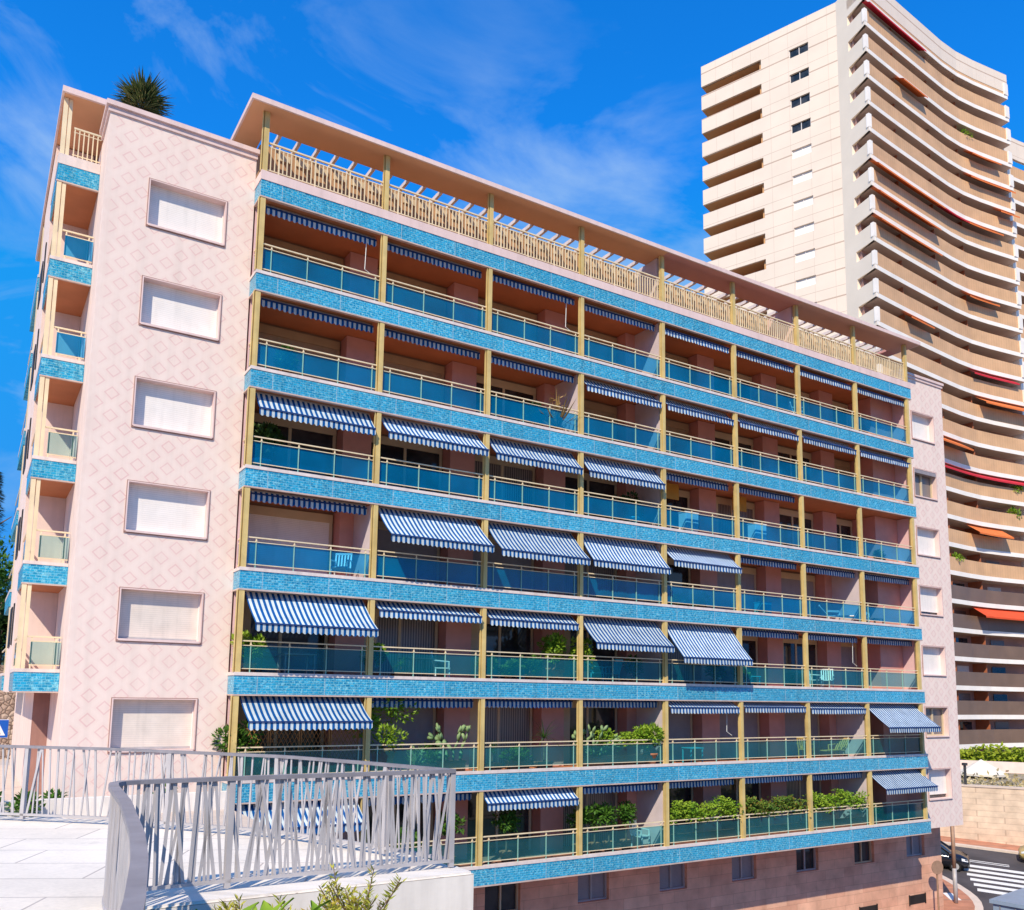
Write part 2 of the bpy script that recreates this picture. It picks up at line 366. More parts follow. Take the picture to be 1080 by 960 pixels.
    def build(s, name, mats, parent=None, smooth=False, shift=None):
        o = Vector(ORG.get(parent.name, (0, 0, 0))) if parent else Vector((0, 0, 0))
        if shift is not None: o = o + Vector(shift)
        me = bpy.data.meshes.new(name)
        me.from_pydata([tuple(Vector(p) - o) for p in s.v], [], s.f)
        if not isinstance(mats, (list, tuple)): mats = [mats]
        for m in mats: me.materials.append(m)
        me.polygons.foreach_set('material_index', s.mi)
        if smooth: me.polygons.foreach_set('use_smooth', [True] * len(me.polygons))
        me.update()
        ob = bpy.data.objects.new(name, me); col.objects.link(ob)
        if parent: ob.parent = parent
        ORG[ob.name] = tuple(o) if shift is None else tuple(o)
        if shift is not None: ob.location = Vector(shift)
        return ob

def thing(name, label, cat, loc=(0, 0, 0), group=None):
    o = bpy.data.objects.new(name, None); col.objects.link(o); o.location = loc
    o.empty_display_size = .2
    ORG[o.name] = tuple(loc); o['label'] = label; o['category'] = cat
    if group: o['group'] = group
    return o
def tag(o, label, cat, group=None):
    o['label'] = label; o['category'] = cat
    if group: o['group'] = group
    return o
def struct(o): o['kind'] = 'structure'; return o
def solo(mb, name, mats, loc, label, cat, group=None, smooth=False):
    """a thing that is one mesh: origin at its base"""
    mb2 = MB(); mb2.v = [tuple(Vector(p) - Vector(loc)) for p in mb.v]; mb2.f = mb.f; mb2.mi = mb.mi
    o = mb2.build(name, mats, None, smooth); o.location = loc; ORG[o.name] = tuple(loc)
    return tag(o, label, cat, group)

ORD = ['zeroth', 'first', 'second', 'third', 'fourth', 'fifth', 'sixth', 'seventh', 'eighth', 'ninth', 'tenth']
LX = 32.41
PX = [.086 + 4.006 * i for i in range(9)]
FH = .52
YB = 2.3          # back wall of the balconies
YW = .704         # face of the pink end walls

def row(g): return 'top balcony row' if g == 6 else ('bottom balcony row' if g == 0 else ORD[7 - g] + ' balcony row down')

# ------------------------------------------------------------------ main apartment building
B = thing('apartment_building', 'pink and blue seven-storey apartment block with tiled balcony bands and striped awnings', 'building', (16, 6, -6))

def holed_wall(x0, x1, y0, y1, z0, z1, holes):
    """wall facing -Y with rectangular openings all sharing one x-range"""
    m = MB(); hx0, hx1 = holes[0][0], holes[0][1]
    m.box(x0, hx0, y0, y1, z0, z1); m.box(hx1, x1, y0, y1, z0, z1)
    zs = z0
    for a, b, c, d in sorted(holes, key=lambda h: h[2]):
        m.box(hx0, hx1, y0, y1, zs, c); zs = d
    m.box(hx0, hx1, y0, y1, zs, z1)
    return m

def pink_window(x0, x1, z0, z1, kind):
    y = YW
    m = MB()                                                          # lining and projecting lip
    x0 += .012; x1 -= .012; z0 += .012; z1 -= .012
    m.box(x0 - .035, x0, y - .03, y + .29, z0 - .03, z1 + .03); m.box(x1, x1 + .035, y - .03, y + .29, z0 - .03, z1 + .03)
    m.box(x0, x1, y - .03, y + .29, z1, z1 + .03); m.box(x0, x1, y - .06, y + .29, z0 - .06, z0)
    for a, b_, c_, d_ in ((x0 - .055, x0 - .037, z0 - .085, z1 + .05), (x1 + .037, x1 + .055, z0 - .085, z1 + .05), (x0 - .037, x1 + .037, z1 + .032, z1 + .05), (x0 - .037, x1 + .037, z0 - .085, z0 - .062)): m.box(a, b_, y - .026, y - .001, c_, d_, 1)  # thin dark ring draws the shadow lines around the lip
    w = m.build('window', [M['roof_edge'], M['shadow_line']], B)
    if kind in ('white', 'cream'):
        e_ = MB(); e_.box(x0 + .03, x1 - .03, y + .235, y + .258, z0 + .004, z0 + .06); e_.build('end_lath', M['metal_grey'] if kind == 'cream' else M['frame_white'], w)
        for q_ in (x0 + .002, x1 - .03): MB().box(q_, q_ + .028, y + .225, y + .259, z0 + .002, z1 - .002).build('guide_rail', M['frame_white'], w)
    if kind == 'white': MB().box(x0, x1, y + .26, y + .30, z0, z1).build('shutter', M['shutter_white'], w)
    elif kind == 'cream': MB().box(x0, x1, y + .26, y + .30, z0, z1).build('shutter', M['shutter_cream'], w)
    elif kind == 'gap':
        MB().box(x0, x1, y + .26, y + .30, z0 + .16, z1).build('shutter', M['shutter_white'], w)
        MB().box(x0, x1, y + .31, y + .33, z0, z0 + .3).build('pane', M['pane'], w)
    else:
        xm = (x0 + x1) / 2
        MB().box(x0, x1, y + .27, y + .30, z0, z1).build('pane', M['curtain'], w)
        f = MB()
        for a, b in ((x0, x0 + .09), (xm - .06, xm + .06), (x1 - .09, x1)): f.box(a, b, y + .22, y + .27, z0, z1)
        f.box(x0, x1, y + .225, y + .268, z1 - .08, z1); f.box(x0, x1, y + .225, y + .268, z0, z0 + .07)
        f.build('sash', M['frame_beige'], w)
        if kind == 'roll': MB().box(x0 + .02, x1 - .02, y - .03, y + .22, z1 - .2, z1 - .02).build('rolled_blind', M['shutter_grey'], w)
    return w

holesL = [(-3.0, -.84, 3 * k + .93, 3 * k + 2.31) for k in range(1, 7)]
holed_wall(-4.18, -.02, YW, YW + .34, -6, 22.0, holesL).build('patterned_end_wall', M['pink'], B)
MB().box(-4.18, 0, YW + .34, 12, -6, 22.0).build('end_wall_core', M['pink_plain'], B)
MB().box(-.02, 0, YW, YW + .34, -6, 22.0).build('wall_return', M['pink_plain'], B)
for i, h in enumerate(holesL): pink_window(*h, 'cream' if i < 2 else 'white')
c = MB(); c.box(-4.24, .02, YW - .05, YW + .4, 22.0, 22.16); c.box(-4.30, .06, YW - .12, YW + .4, 22.16, 22.30)
c.box(-4.24, -4.18, YW + .4, 2.3, 22.0, 22.16); c.box(-4.30, -4.18, YW + .4, 2.3, 22.16, 22.30)
c.build('cornice', M['roof_edge'], B)
MB().box(-4.1, 0, YW + .4, 12, 22.02, 22.1).build('roof_deck', M['roofing'], B)

holesR = [(33.46, 35.33, 3 * k + .86, 3 * k + 2.27) for k in range(0, 7)]
holed_wall(32.43, 36.2, YW, YW + .34, -.5, 22.0, holesR).build('patterned_end_wall', M['pink'], B)
MB().box(32.41, 36.2, YW + .34, 12, -.5, 22.0).build('end_wall_core', M['pink_plain'], B)
for h, k in zip(holesR, ('gap', 'open', 'white', 'gap', 'white', 'roll', 'white')): pink_window(*h, k)
c = MB(); c.box(32.43, 36.25, YW - .05, YW + .4, 22.0, 22.14); c.box(32.43, 36.3, YW - .10, YW + .4, 22.14, 22.26)
c.build('cornice', M['roof_edge'], B)
MB().box(32.5, 36.1, YW + .4, 12, 22.02, 22.1).build('roof_deck', M['roofing'], B)
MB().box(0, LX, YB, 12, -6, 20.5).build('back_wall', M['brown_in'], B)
# base storey
bx = [9.44 + 3.985 * i for i in range(7)]
bm = MB(); zt, zb = -1.05, -2.04; prev = -.02
bm.box(-.02, 36.2, YB - .35, YB, zt, -.5); bm.box(-.02, 36.2, YB - .35, YB, -6, zb)
for x in bx: bm.box(prev, x, YB - .35, YB, zb, zt); prev = x + 1.46
bm.box(prev, 36.2, YB - .35, YB, zb, zt); bm.box(LX, 36.2, YB, 12, -6, -.5)
bm.build('base_storey', M['base_stone'], B)
for i, x in enumerate(bx):
    f = MB(); f.box(x, x + .06, YB - .2, YB - .12, zb, zt); f.box(x + 1.40, x + 1.46, YB - .2, YB - .12, zb, zt); f.box(x + .7, x + .76, YB - .195, YB - .12, zb, zt)
    f.box(x + .06, x + 1.4, YB - .198, YB - .125, zb, zb + .06)
    w = f.build('basement_window', M['frame_beige' if i in (0, 5) else 'metal_grey'], B)
    MB().box(x + .06, x + 1.4, YB - .11, YB - .02, zb, zt).build('shutter' if i in (1, 2, 3, 6) else 'pane', M['shutter_grey'] if i in (1, 2, 3, 6) else M['pane'], w)
for x, z in ((29.6, -3.98), (33.4, -3.86), (25.3, -4.1)):
    f = MB(); f.box(x, x + 1.25, YB - .365, YB - .345, z - .42, z)
    for q in (0, 1): f.box(x - .04 + q * 1.29, x + q * 1.29, YB - .40, YB - .345, z - .46, z + .04)
    f.build('vent', M['dark'], B)

# slabs, tiled bands
for k in range(8):
    z = 3.0 * k
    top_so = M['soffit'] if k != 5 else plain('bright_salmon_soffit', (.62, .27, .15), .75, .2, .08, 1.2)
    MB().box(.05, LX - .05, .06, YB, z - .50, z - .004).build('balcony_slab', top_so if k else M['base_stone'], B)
    f = MB(); f.box(0, LX, 0, .06, z - FH, z); f.box(0, .06, .06, YW - .004, z - FH, z); f.box(LX - .06, LX, .06, YW - .004, z - FH, z)
    f.build('tiled_band', M['tile'], B)
    f = MB(); f.box(-.015, LX + .015, -.015, .10, z - FH - .045, z - FH - .002); f.box(-.015, .08, .10, YW - .004, z - FH - .045, z - FH - .002)
    f.build('drip_edge', M['strip'], B)
    hh = .10 if k < 7 else .30
    f = MB(); f.box(-.02, LX + .02, -.02, .17, z + .003, z + hh); f.box(-.02, .15, .17, YW - .004, z + .003, z + hh); f.box(LX - .15, LX + .02, .17, YW - .004, z + .003, z + hh)
    f.build('coping', M['kerb'] if k < 7 else M['roof_edge'], B)

def post(x, z0, z1):
    m = MB(); m.box(x - .075, x + .075, .0, .10, z0, z1); m.box(x - .035, x + .035, .10, .21, z0, z1)
    m.box(x - .115, x - .075, .06, .085, z0, z1); m.box(x - .13, x - .115, .01, .10, z0, z1)
    return m.build('post', M['cream'], B)
for g in range(7):
    for i in range(9): post(min(PX[i], LX - .12), 3 * g + .10, 3 * g + 3 - FH - .045)
for i in range(9): post(min(PX[i], LX - .12), 21.30, 23.24)

def rail_bay(x0, x1, z, glass, y=.07):
    f = MB()
    f.box(x0, x1, y - .025, y + .025, z + .972, z + 1.008); f.box(x0, x1, y - .014, y + .014, z + .850, z + .872); f.box(x0, x1, y - .014, y + .014, z + .19, z + .212)
    L = x1 - x0
    n = 4 if L > 2.5 else 2
    for q in range(n):
        x = x0 + (.27 + q * (L - .44) / 3 if n == 4 else .12 + q * (L - .24))
        f.box(x - .015, x + .015, y - .010, y + .022, z + .852, z + .972); f.box(x - .013, x + .013, y - .010, y + .022, z + .10, z + .852, 1)
        f.box(x - .026, x + .026, y - .022, y + .024, z + .872, z + .905)
    r = f.build('balcony_railing', [M['cream_pale'], M['bar_green']], B)
    MB().sheet_xz(x0 + .01, x1 - .01, y + .026, z + .205, z + .855).build('glass_panel', glass, r)
    return r
def return_rail(x, z, glass):
    f = MB()
    f.box(x - .03, x + .03, .22, YW - .01, z + .965, z + 1.01); f.box(x - .012, x + .012, .22, YW - .01, z + .845, z + .875); f.box(x - .012, x + .012, .22, YW - .01, z + .19, z + .22)
    r = f.build('balcony_railing', M['cream_pale'], B)
    MB().sheet_yz(x, .23, YW - .02, z + .225, z + .845).build('glass_panel', glass, r)
for g in range(7):
    gl = M['glass_blue'] if g >= 3 else M['glass_teal']
    for i in range(8): rail_bay(PX[i] + .08, (PX[i + 1] if i < 7 else LX - .12) - .1, 3 * g, gl)
    return_rail(.09, 3 * g, M['glass_pale']); return_rail(LX - .1, 3 * g, gl)
# roof railing with balusters
for i in range(8):
    x0, x1 = PX[i] + .08, (PX[i + 1] if i < 7 else LX - .12) - .1; z = 21.30
    f = MB(); f.box(x0, x1, .04, .10, z + .955, z + 1.0); f.box(x0, x1, .055, .085, z + .845, z + .875); f.box(x0, x1, .055, .085, z + .08, z + .11)
    x = x0 + .1; q = 0
    while x < x1 - .03:
        big = q % 9 == 2
        f.box(x - (.022 if big else .013), x + (.022 if big else .013), .052, .092, z + (.0 if big else .11), z + (.955 if big else .845)); x += .128; q += 1
    f.build('roof_railing', M['cream_pale'], B)

# balcony interiors
for g in range(7):
    z = 3 * g; zc = z + 2.48
    for i in range(1, 8):
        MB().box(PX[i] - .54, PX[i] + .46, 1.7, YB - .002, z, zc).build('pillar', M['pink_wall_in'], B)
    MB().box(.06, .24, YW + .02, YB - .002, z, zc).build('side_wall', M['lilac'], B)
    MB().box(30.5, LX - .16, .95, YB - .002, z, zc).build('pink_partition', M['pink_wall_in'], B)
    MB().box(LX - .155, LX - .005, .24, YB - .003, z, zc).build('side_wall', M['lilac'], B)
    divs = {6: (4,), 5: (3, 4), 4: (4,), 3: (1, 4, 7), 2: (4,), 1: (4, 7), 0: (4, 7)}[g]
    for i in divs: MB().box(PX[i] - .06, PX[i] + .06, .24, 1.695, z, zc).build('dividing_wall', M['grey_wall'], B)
    for i in range(8):
        xa = PX[i] + (.50 if i else .28); xb = PX[i + 1] - .60 if i < 7 else 30.45
        kind = {6: 'tan', 5: 'tan', 4: 'dark', 3: 'dark', 2: 'open', 1: 'open', 0: 'dark'}[g]
        if (g, i) in ((3, 0),): kind = 'white'
        if (g, i) in ((3, 1), (3, 2), (1, 4), (1, 5), (1, 6), (3, 5), (3, 6), (1, 1), (2, 7)): kind = 'greyshut'
        if (g, i) in ((5, 2), (5, 5), (6, 5), (6, 6), (4, 6), (5, 6), (6, 7)): kind = 'dark'
        if (g, i) == (4, 4) or (g, i) == (4, 5): kind = 'open'
        y = YB
        fr = MB(); fr.box(xa, xb, y - .10, y - .004, z + 2.12, z + 2.40)
        fr.box(xa, xa + .10, y - .08, y - .004, z, z + 2.12); fr.box(xb - .10, xb, y - .08, y - .004, z, z + 2.12)
        xm = (xa + xb) / 2
        if kind in ('dark', 'open'):
            fr.box(xm - .05, xm + .05, y - .078, y - .006, z, z + 2.12)
            if kind == 'open': fr.box(xa + .1, xa + .62, y - .07, y - .006, z, z + 2.12)
        d = fr.build('balcony_door', M['tan' if kind in ('tan',) else 'frame_beige'], B)
        if kind == 'tan': MB().box(xa + .1, xb - .1, y - .06, y - .006, z, z + 2.12).build('shutter', M['shutter_tan'], d)
        elif kind == 'white': MB().box(xa + .1, xb - .1, y - .06, y - .006, z, z + 2.12).build('shutter', M['shutter_white'], d)
        elif kind == 'greyshut': MB().box(xa + .1, xb - .1, y - .06, y - .006, z, z + 2.12).build('shutter', M['shutter_grey'], d)
        else: MB().box(xa + .1, xb - .1, y - .05, y - .008, z, z + 2.12).build('pane', M['curtain' if (i + g) % 3 == 0 else 'pane'], d)

# roof terrace: penthouse, canopy, pergola
MB().box(.3, 32.1, 1.60, 11, 21.0, 23.15).build('penthouse', plain('penthouse_wall', (.46, .27, .15), .8, .2, .15, 1), B)
f = MB(); 
for q in range(48): f.box(.86 + q * .645, 1.30 + q * .645, 1.54, 1.598, 22.80, 23.02)
f.build('penthouse_panels', M['frame_beige'], B)
def canopy(x0, x1, ms):
    m = MB(); m.box(x0, x1, -.34, .95, 23.25, 23.36, 0); return m.build('roof_canopy', ms, B)
canopy(-.44, 16.1, M['roof_soffit']); canopy(16.1, 24.1, M['roof_soffit2']); canopy(24.1, 32.75, plain('brown_mauve_soffit', (.60, .36, .30), .75, .2, .06, 1))
e = MB(); e.box(-.50, 32.8, -.40, -.34, 23.24, 23.40); e.box(-.50, -.44, -.34, 2.9, 23.24, 23.40); e.box(32.75, 32.8, -.34, 2.9, 23.24, 23.40); e.box(-.44, 32.75, -.34, .95, 23.36, 23.40)
e.build('canopy_edge', M['roof_edge'], B)
MB().box(-.44, .3, .95, 2.9, 23.25, 23.36).build('roof_canopy', M['roof_soffit'], B)
MB().box(32.1, 32.75, .95, 2.9, 23.25, 23.36).build('roof_canopy', M['roof_soffit2'], B)
x = .76
while x < 31.9:
    MB().box(x - .05, x + .05, .95, 1.75, 23.22, 23.36).build('pergola_beam', M['kerb'], B); x += .645
MB().box(16.0, 16.12, .25, 1.59, 21.0, 23.24).build('roof_divider', M['grey_wall'], B)
MB().box(24.0, 24.12, .25, 1.59, 21.0, 23.24).build('roof_divider', M['lilac'], B)

# left wing with corner loggias
WX0, WX1, WY = -5.30, -4.185, 2.5
for k in range(2, 8):
    z = 3.0 * k
    MB().box(WX0 + .05, WX1, WY + .05, 5.2, z - .50, z - .004).build('balcony_slab', M['soffit'], B)
    f = MB(); f.box(WX0, WX1, WY, WY + .05, z - FH, z); f.box(WX0, WX0 + .05, WY + .05, 5.2, z - FH, z)
    f.build('tiled_band', M['tile'], B)
    MB().box(WX0 - .012, WX1, WY - .012, WY + .06, z - FH - .04, z - FH - .002).build('drip_edge', M['strip'], B)
    hh = .10 if k < 7 else .32
    f = MB(); f.box(WX0 - .015, WX1, WY - .015, WY + .15, z + .003, z + hh); f.box(WX0 - .015, WX0 + .13, WY + .15, 5.2, z + .003, z + hh)
    f.build('coping', M['kerb'], B)
    ztop = 3.0 * k + 3 - FH - .04 if k < 7 else 23.12
    f = MB(); f.box(WX0 + .01, WX0 + .13, WY + .005, WY + .12, z + hh, ztop); f.box(WX0 + .15, WX0 + .25, WY + .02, WY + .12, z + hh, ztop)
    f.build('post', M['cream_pale'], B)
    x0, x1 = WX0 + .34, WX1 - .02; y = WY + .06
    if k < 7:
        f = MB(); f.box(WX0 + .25, x1, y - .025, y + .025, z + .965, z + 1.01); f.box(x0, x1, y - .012, y + .012, z + .845, z + .875); f.box(x0, x1, y - .012, y + .012, z + .19, z + .22)
        for x in (x0 + .03, x1 - .12): f.box(x - .018, x + .018, y - .018, y + .018, z + .1, z + .965)
        r = f.build('balcony_railing', M['cream_pale'], B)
        MB().sheet_xz(x0, x1, y - .02, z + .225, z + .845).build('glass_panel', M['glass_blue' if k > 4 else 'glass_pale'], r)
        f = MB(); f.box(WX0 + .03, WX0 + .08, WY + .16, 5.0, z + .965, z + 1.01)
        r = f.build('balcony_railing', M['cream_pale'], B)
        MB().sheet_yz(WX0 + .05, WY + .16, 5.0, z + .2, z + .86).build('glass_panel', M['glass_pale'], r)
    else:
        f = MB(); f.box(x0, x1, y - .025, y + .025, z + 1.24, z + 1.29); f.box(x0, x1, y - .012, y + .012, z + .40, z + .43); f.box(x0, x1, y - .012, y + .012, z + 1.13, z + 1.15)
        x = x0 + .03
        while x < x1: f.box(x - .016, x + .016, y - .016, y + .016, z + .34, z + 1.24); x += .125
        f.build('roof_railing', M['cream_pale'], B)
MB().box(WX0 + .02, WX1, 5.2, 10.2, 5.44, 23.1).build('wing_wall', M['pink_plain'], B)
MB().box(-4.6, WX1, 5.2, 17, -6, 5.438).build('wing_base', M['pink_plain'], B)
MB().box(WX0 + .75, WX1, 10.2, 17, 5.44, 23.1).build('wing_wall', M['pink_plain'], B)
MB().box(-4.62, WX1, 5.12, 5.198, 1.5, 5.46).build('entrance_wall_shade', plain('painted_shade_entrance_wall', (.36, .20, .17), .8, .2, .15, 1.5, streak=.2), B)  # thin dark sheet over the wall; the recess shade is put into its colour
for k in range(2, 8):
    z = 3.0 * k
    f = MB(); f.box(WX0 - .02, WX0 + .74, 11.0, 15.5, z - FH, z); f.build('tiled_band', M['tile'], B)
    f = MB(); f.box(WX0 - .03, WX0 + .05, 10.98, 15.5, z + .003, z + .10); f.build('coping', M['kerb'], B)
    f = MB(); f.box(WX0 + .01, WX0 + .12, 11.02, 11.14, z + .10, z + 2.44); f.build('post', M['cream_pale'], B)
    if k < 7:
        f = MB(); f.box(WX0 - .015, WX0 + .018, 6.2, 6.5, z + .9, z + 2.2); f.build('side_window', M['dark'], B)
        f = MB(); f.box(WX0 - .015, WX0 + .018, 7.7, 8.9, z + .9, z + 2.2); f.build('side_window', M['dark'], B)
        f = MB(); f.box(WX0 + .02, WX0 + .06, 11.14, 15.4, z + .965, z + 1.01); r = f.build('balcony_railing', M['cream_pale'], B)
        MB().sheet_yz(WX0 + .03, 11.15, 15.4, z + .2, z + .86).build('glass_panel', M['glass_pale'], r)
MB().box(WX0 + .0, -3.5, 2.3, 14.4, 23.14, 23.22).build('roof_canopy', M['roof_soffit'], B)
e = MB(); e.box(-5.36, -3.5, 2.22, 2.3, 23.13, 23.31); e.box(-5.36, -5.3, 2.3, 14.4, 23.13, 23.31); e.box(-5.3, -3.5, 2.3, 14.4, 23.22, 23.30)
e.build('canopy_edge', M['roof_edge'], B)
MB().box(-3.6, -.6, 5.6, 11, 22.1, 23.1).build('penthouse', M['pink_plain'], B)

# ------------------------------------------------------------------ awnings
RET = (.19, -.70, .24)
AW = {(4, 1): (-.15, -1.17), (4, 2): (-.37, -1.25), (4, 3): (-.28, -1.27), (4, 4): (-.20, -1.26),
      (3, 2): (-.83, -1.60), (3, 3): (-.74, -1.64), (3, 4): (-.46, -1.59), (3, 5): (-.28, -1.20),
      (2, 1): (-.90, -1.55), (2, 2): (-.11, -.87), (2, 3): (-.06, -.90), (2, 4): (-.63, -1.55), (2, 5): (-.75, -1.92),
      (1, 1): (-.70, -1.26), (1, 5): (.0, -.80), (1, 6): (.03, -.76), (1, 7): (.02, -.81), (1, 8): (-.87, -1.61),
      (0, 1): (-.55, -1.20), (0, 3): (-.09, -.95), (0, 8): (-.60, -1.31),
      (5, 4): (-.03, -.95), (5, 5): (.0, -.92), (5, 6): (.0, -.9), (5, 7): (.02, -.88), (5, 8): (.04, -.86),
      (6, 5): (.2, -.70), (6, 6): (.2, -.70), (6, 7): (.16, -.72), (6, 8): (.16, -.72)}
SKIP = {(4, 7), (4, 8)}
def awning(g, b):
    x0 = PX[b - 1] + .18; x1 = (PX[b] if b < 8 else LX - .12) - .17; W = x1 - x0
    ztop = 3 * (g + 1)
    yb_, dz = AW.get((g, b), (.32 + .03 * ((b * 7 + g * 3) % 3), -.60 - .02 * ((b * 5 + g) % 3)))
    ext = max(0, .4 - yb_)
    st = 'rolled-in' if ext < .26 else ('slightly lowered' if ext < .48 else ('half-lowered' if ext < .9 else 'fully lowered'))
    t = thing('awning', f'{st} blue white striped awning, {ORD[b]} bay from left, {row(g)}', 'awning', (x0, .42, ztop - .56), 'blue striped awnings over the balconies')
    p0 = Vector((0, 0, .015)); p1 = Vector((0, yb_ - .42, dz + .56))
    m = MB(); n = 10; nx = 46
    vs = []
    for j in range(n + 1):
        a = j / n; sag = -.06 * math.sin(PI * a) * min(1, ext)
        for i in range(nx + 1):
            u = i / nx
            q = p0.lerp(p1, a); w = (.010 * math.sin(u * 9 + g + b) + .007 * math.sin(u * 23 + a * 5 + b * 3)) * math.sin(PI * a) * min(1, ext)
            vs.append((u * W, q.y, q.z + sag + w - .012 * math.sin(PI * u) * a))
    fs = [(j * (nx + 1) + i, j * (nx + 1) + i + 1, (j + 1) * (nx + 1) + i + 1, (j + 1) * (nx + 1) + i) for j in range(n) for i in range(nx)]
    m.add(vs, fs)
    def put(mb, name, mats, smooth=False):
        o = mb.build(name, mats, None, smooth); o.parent = t; return o
    put(m, 'canopy', M['awning'], True)
    # scalloped valance hanging from the front bar
    v = MB(); ns = max(8, round(W / .163)); seg = 5; N = ns * seg
    top = []; bot = []
    H = .235
    for i in range(N + 1):
        u = i / N; ph = (i % seg) / seg
        zz = -.012 * math.sin(PI * u)
        wob = .012 * math.sin(u * 31 + b * 2 + g)
        top.append((u * W, p1.y - .012, p1.z + zz - .01)); bot.append((u * W, p1.y - .02 + wob, p1.z + zz - H + .055 * (1 - math.sin(PI * ph)) - .01))
    v.add(top + bot, [(i, i + 1, N + 2 + i, N + 1 + i) for i in range(N)])
    put(v, 'valance', M['awning'])
    bb = MB(); bb.bar((0, p1.y - .028, p1.z - .012), (W, p1.y - .028, p1.z - .012), .03, .045); put(bb, 'front_bar', M['awning_trim'])
    rl = MB(); rl.tube([(0, .03, .01), (W, .03, .01)], .05, 8); put(rl, 'roller', M['metal_grey'])
    if ext > .55:
        for xs in (.12, W - .12):
            a = MB(); el = Vector((xs + (.35 if xs < 1 else -.35), (p1.y) / 2, p1.z / 2 - .16))
            a.bar((xs, .0, -.10), el, .03, .03); a.bar(el, (xs, p1.y + .03, p1.z - .05), .03, .03); put(a, 'arm', M['metal_grey'])
    if (g, b) in ((6, 1), (6, 3), (2, 7), (1, 5)):
        a = MB(); a.tube([(W - .35, -.1, -.1), (W - .38, -.1, -1.2), (W - .15, -.14, -1.35)], .012, 6); put(a, 'crank_handle', M['white_plastic'])
for g in range(7):
    for b in range(1, 9):
        if (g, b) not in SKIP: awning(g, b)

# ------------------------------------------------------------------ plants and furniture on the balconies
def blob_leaves(m, c, r, n, L, W, mi=0, bias=0.0, clumps=9):
    c = Vector(c); cl = []
    for _ in range(clumps):
        d = Vector((R.gauss(0, 1), R.gauss(0, 1), R.gauss(0, 1))).normalized() * R.uniform(.3, .85)
        cl.append((Vector((d.x * r[0], d.y * r[1], d.z * r[2])), R.uniform(.25, .5)))
    for _ in range(n):
        o, k = R.choice(cl)
        d = Vector((R.gauss(0, 1), R.gauss(0, 1), R.gauss(0, 1))).normalized()
        p = c + o + Vector((d.x * r[0], d.y * r[1], d.z * r[2])) * k * R.uniform(.6, 1.0)
        dd = (d + Vector((R.uniform(-.6, .6), R.uniform(-.6, .6), R.uniform(-.3, .6) + bias)))
        m.leaf(p, dd, L * R.uniform(.7, 1.25), W * R.uniform(.7, 1.2), mi, (d + Vector((0, 0, .8))))
def pot_round(m, r, h, mi=0): m.lathe([(r * .62, 0), (r * .72, h * .1), (r * .95, h * .85), (r * 1.06, h * .87), (r * 1.06, h), (r * .9, h), (r * .88, h * .93)], n=14, mi=mi)
def pot_box(m, w, d, h, mi=0):
    m.box(-w / 2 + .03, w / 2 - .03, -d / 2 + .02, d / 2 - .02, 0, h - .05, mi); m.box(-w / 2, w / 2, -d / 2, d / 2, h - .05, h, mi)

